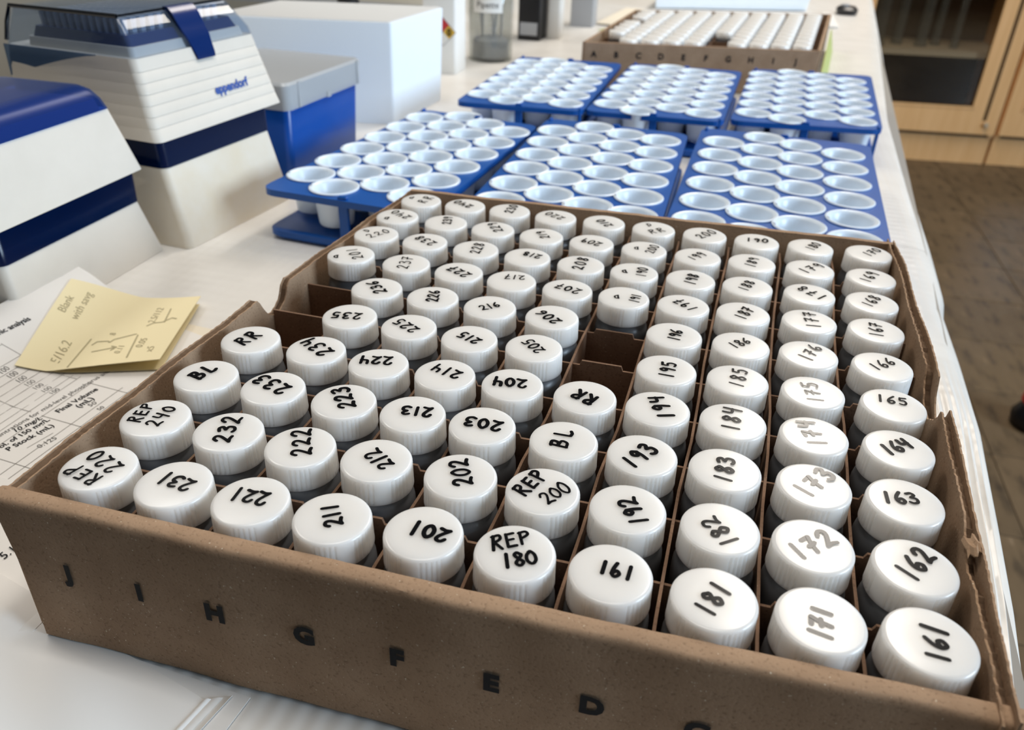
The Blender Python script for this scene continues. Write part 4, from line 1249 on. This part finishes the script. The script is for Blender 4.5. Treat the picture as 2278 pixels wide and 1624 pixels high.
# lower left: folded pages under the front of the box
def crump(u, v):
    # u runs left to right along the box front, v from the box towards the viewer
    x = -3.4 + (5.12 - .25 * v) * u + .0
    y = (.2 - 1.25 * u) * (1 - v) + (-1.6 - .75 * u) * v
    z = -2.20 + .24 * math.sin(math.pi * min(1, u * .9)) ** 1.2 * (.35 + .65 * v) + .10 * max(0, u - .6) + .03 * math.sin(7 * u + 3 * v)
    if x > -1.2: z = -2.212 + (z + 2.212) * max(0, min(1, (-.80 - y) / .3))
    z = -2.2 + (z + 2.2) * (1 - max(0, u) ** 7)
    z += .035 * (1 - u ** 5) * math.sin(3.3 * x + 4 * y) * max(0, min(1, (-.95 - y) / .3))
    return (x, y, z)
fp = thing('folded_pages', 'crumpled folded white pages tucked under the lower left front of the near box', 'paper', (-.5, -1.2, ZB))
def fold(k):
    def fn(u, v):
        x = 1.70 - .25 * v + .10 * u * (1 + .25 * k)
        y = -1.03 * (1 - v) - 2.34 * v
        a = crump(1, v)
        z = a[2] * (1 - u) + (ZB + .03 + .02 * k) * u + (.03 - .02 * k) * math.sin(math.pi * u)
        return (a[0] + (x - 1.70 + .25 * v), a[1] + .05 * u, z)
    return fn
obj('top_page', sheet(26, 14, crump, .01), M['paper'], fp, smooth=True, rel='world')
for k in range(3):
    obj('folded_edge', sheet(5, 8, (lambda q: lambda u, v: (lambda p: (p[0] + .07 * q - .06, p[1] + .05 * q, max(p[2] - .008 * q, ZB + .03)))(fold(q)(u, v)))(k), .008), M['paper'], fp, smooth=True, rel='world')
tag(obj('loose_page', sheet(6, 6, lambda u, v: (-2.8 + (4.95 - .2 * v) * u, -.55 - .30 * u + (-2.2) * v, ZB + .025), .01), M['paper'], loc=(0, -1.5, ZB)), 'flat white page under the folded pages, its edge on the bench paper', 'paper')
lp = thing('corner_page', 'cream page marked 5.1 at the left edge beside the box corner', 'paper', (-2.2, .3, -2.2))
lps = obj('paper_sheet', sheet(8, 8, lambda u, v: (-4.2 + 3.3 * u, -1.3 + 2.9 * v - .25 * u, -2.195 + .012 * math.sin(4 * u)), .01), M['paper'], lp, smooth=True, rel='world')
g = glyphs('5.1', .24, 0.0, 0.1, 'LEFT')
obj('pen_writing', place(g, (-2.15, .11, -2.172), (.13, .75, 0), (-.9, .2, 0)), M['print'], lps, rel='world')

# ------------------------------------------------------------------ wooden cabinets at the back right
ang = math.atan2(1.9, 15.8)
cb_o = (38.0, 147.2, FZ)
def cabinet(x0, x1, label, knob):
    t = thing('glass_cabinet', label, 'cabinet', cb_o, None, ang)
    w = M['wood']
    h = 78
    obj('plinth', box(x0 + .15, x1 - .15, .4, 14, .02, 4.6), w, t)
    obj('side_panel', box(x0 + .1, x0 + .9, 0, 15, 4.6, h), w, t)
    obj('side_panel', box(x1 - .9, x1 - .1, 0, 15, 4.6, h), w, t)
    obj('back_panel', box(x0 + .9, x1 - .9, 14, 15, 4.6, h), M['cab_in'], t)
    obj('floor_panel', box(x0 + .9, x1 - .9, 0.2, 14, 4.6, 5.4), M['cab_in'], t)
    for z in (17.0, 33.5, 50.5):
        obj('shelf', box(x0 + .9, x1 - .9, 1.0, 13.9, z, z + 0.9), M['shelf'], t)
    d = obj('door', join(box(x0 + .2, x1 - .35, -.9, -.02, 5.3, 9.6), box(x0 + .2, x1 - .35, -.9, -.02, h - 4, h), box(x0 + .2, x0 + 2.6, -.9, -.02, 9.6, h - 4), box(x1 - 4.9, x1 - .35, -.9, -.02, 9.6, h - 4)), w, t)
    obj('door_groove', box(x1 - 2.9, x1 - 2.3, -.93, -.9, 7.6, h), M['groove'], d)
    obj('door_bead', join(box(x0 + 2.4, x1 - 4.7, -1.02, -.9, 9.4, 9.8), box(x0 + 2.4, x0 + 2.8, -1.02, -.9, 9.6, h - 4), box(x1 - 5.1, x1 - 4.7, -1.02, -.9, 9.6, h - 4)), w, d)
    obj('door_glass', box(x0 + 2.6, x1 - 4.9, -.5, -.4, 9.6, h - 4), M['cab_glass'], d)
    obj('knob', shift(lathe([(.28, 0), (.42, .5), (.3, .8)], 12, None, cap_top=True), 0, 0, 0), M['shelf'], d).matrix_local = Matrix.Translation(Vector(((x1 - 2.3) * U, -.9 * U, 7.0 * U))) @ Matrix.Rotation(math.pi / 2, 4, 'X')
    return t
cabinet(-14.5, 12.6, 'light wood cabinet with glass door and shelf of glassware, left of the pair', True)
cabinet(12.8, 39.0, 'light wood glass-door cabinet cut by the right frame edge', True)
gw = [(-9.0, 4, 2.8, 9), (-5.2, 6, 2.0, 13), (-1.6, 5, 2.2, 11), (1.3, 7, 1.7, 12), (3.6, 4.5, 1.5, 8)]
names = ['leftmost', 'second from left', 'middle', 'second from right', 'rightmost']
for (x, y, r, hh), nm in zip(gw, names):
    ca, sa = math.cos(ang), math.sin(ang)
    p = (cb_o[0] + ca * x - sa * y, cb_o[1] + sa * x + ca * y, FZ + 17.92)
    o = obj('glass_cylinder', shift(lathe([(r * .5, 0), (r * .5, .2), (r * .42, .3), (r * .42, hh), (r * .48, hh + .15), (r * .38, hh + .1), (r * .36, .5)], 18, None, cap_bot=True), p[0], p[1], p[2]), M['glass'], smooth=True, loc=p)
    tag(o, 'clear glass cylinder on the cabinet shelf, %s of five' % nm, 'glassware', 'glassware on the cabinet shelf')

# ------------------------------------------------------------------ red and black castor foot at the right frame edge
t = thing('stool_foot', 'red and black rounded foot on the floor at the right frame edge', 'foot', (36.7, 62.6, FZ))
obj('black_base', lathe([(1.5, .01), (2.0, .3), (2.1, 1.0), (1.6, 1.9), (1.2, 2.2)], 24, None, cap_bot=True, cap_top=True), M['black'], t, smooth=True)
obj('red_cover', shift(lathe([(1.3, 1.9), (1.7, 2.4), (1.6, 3.1), (1.0, 3.6)], 24, None, cap_bot=True, cap_top=True), 0, 0, .0), M['red'], t, smooth=True)
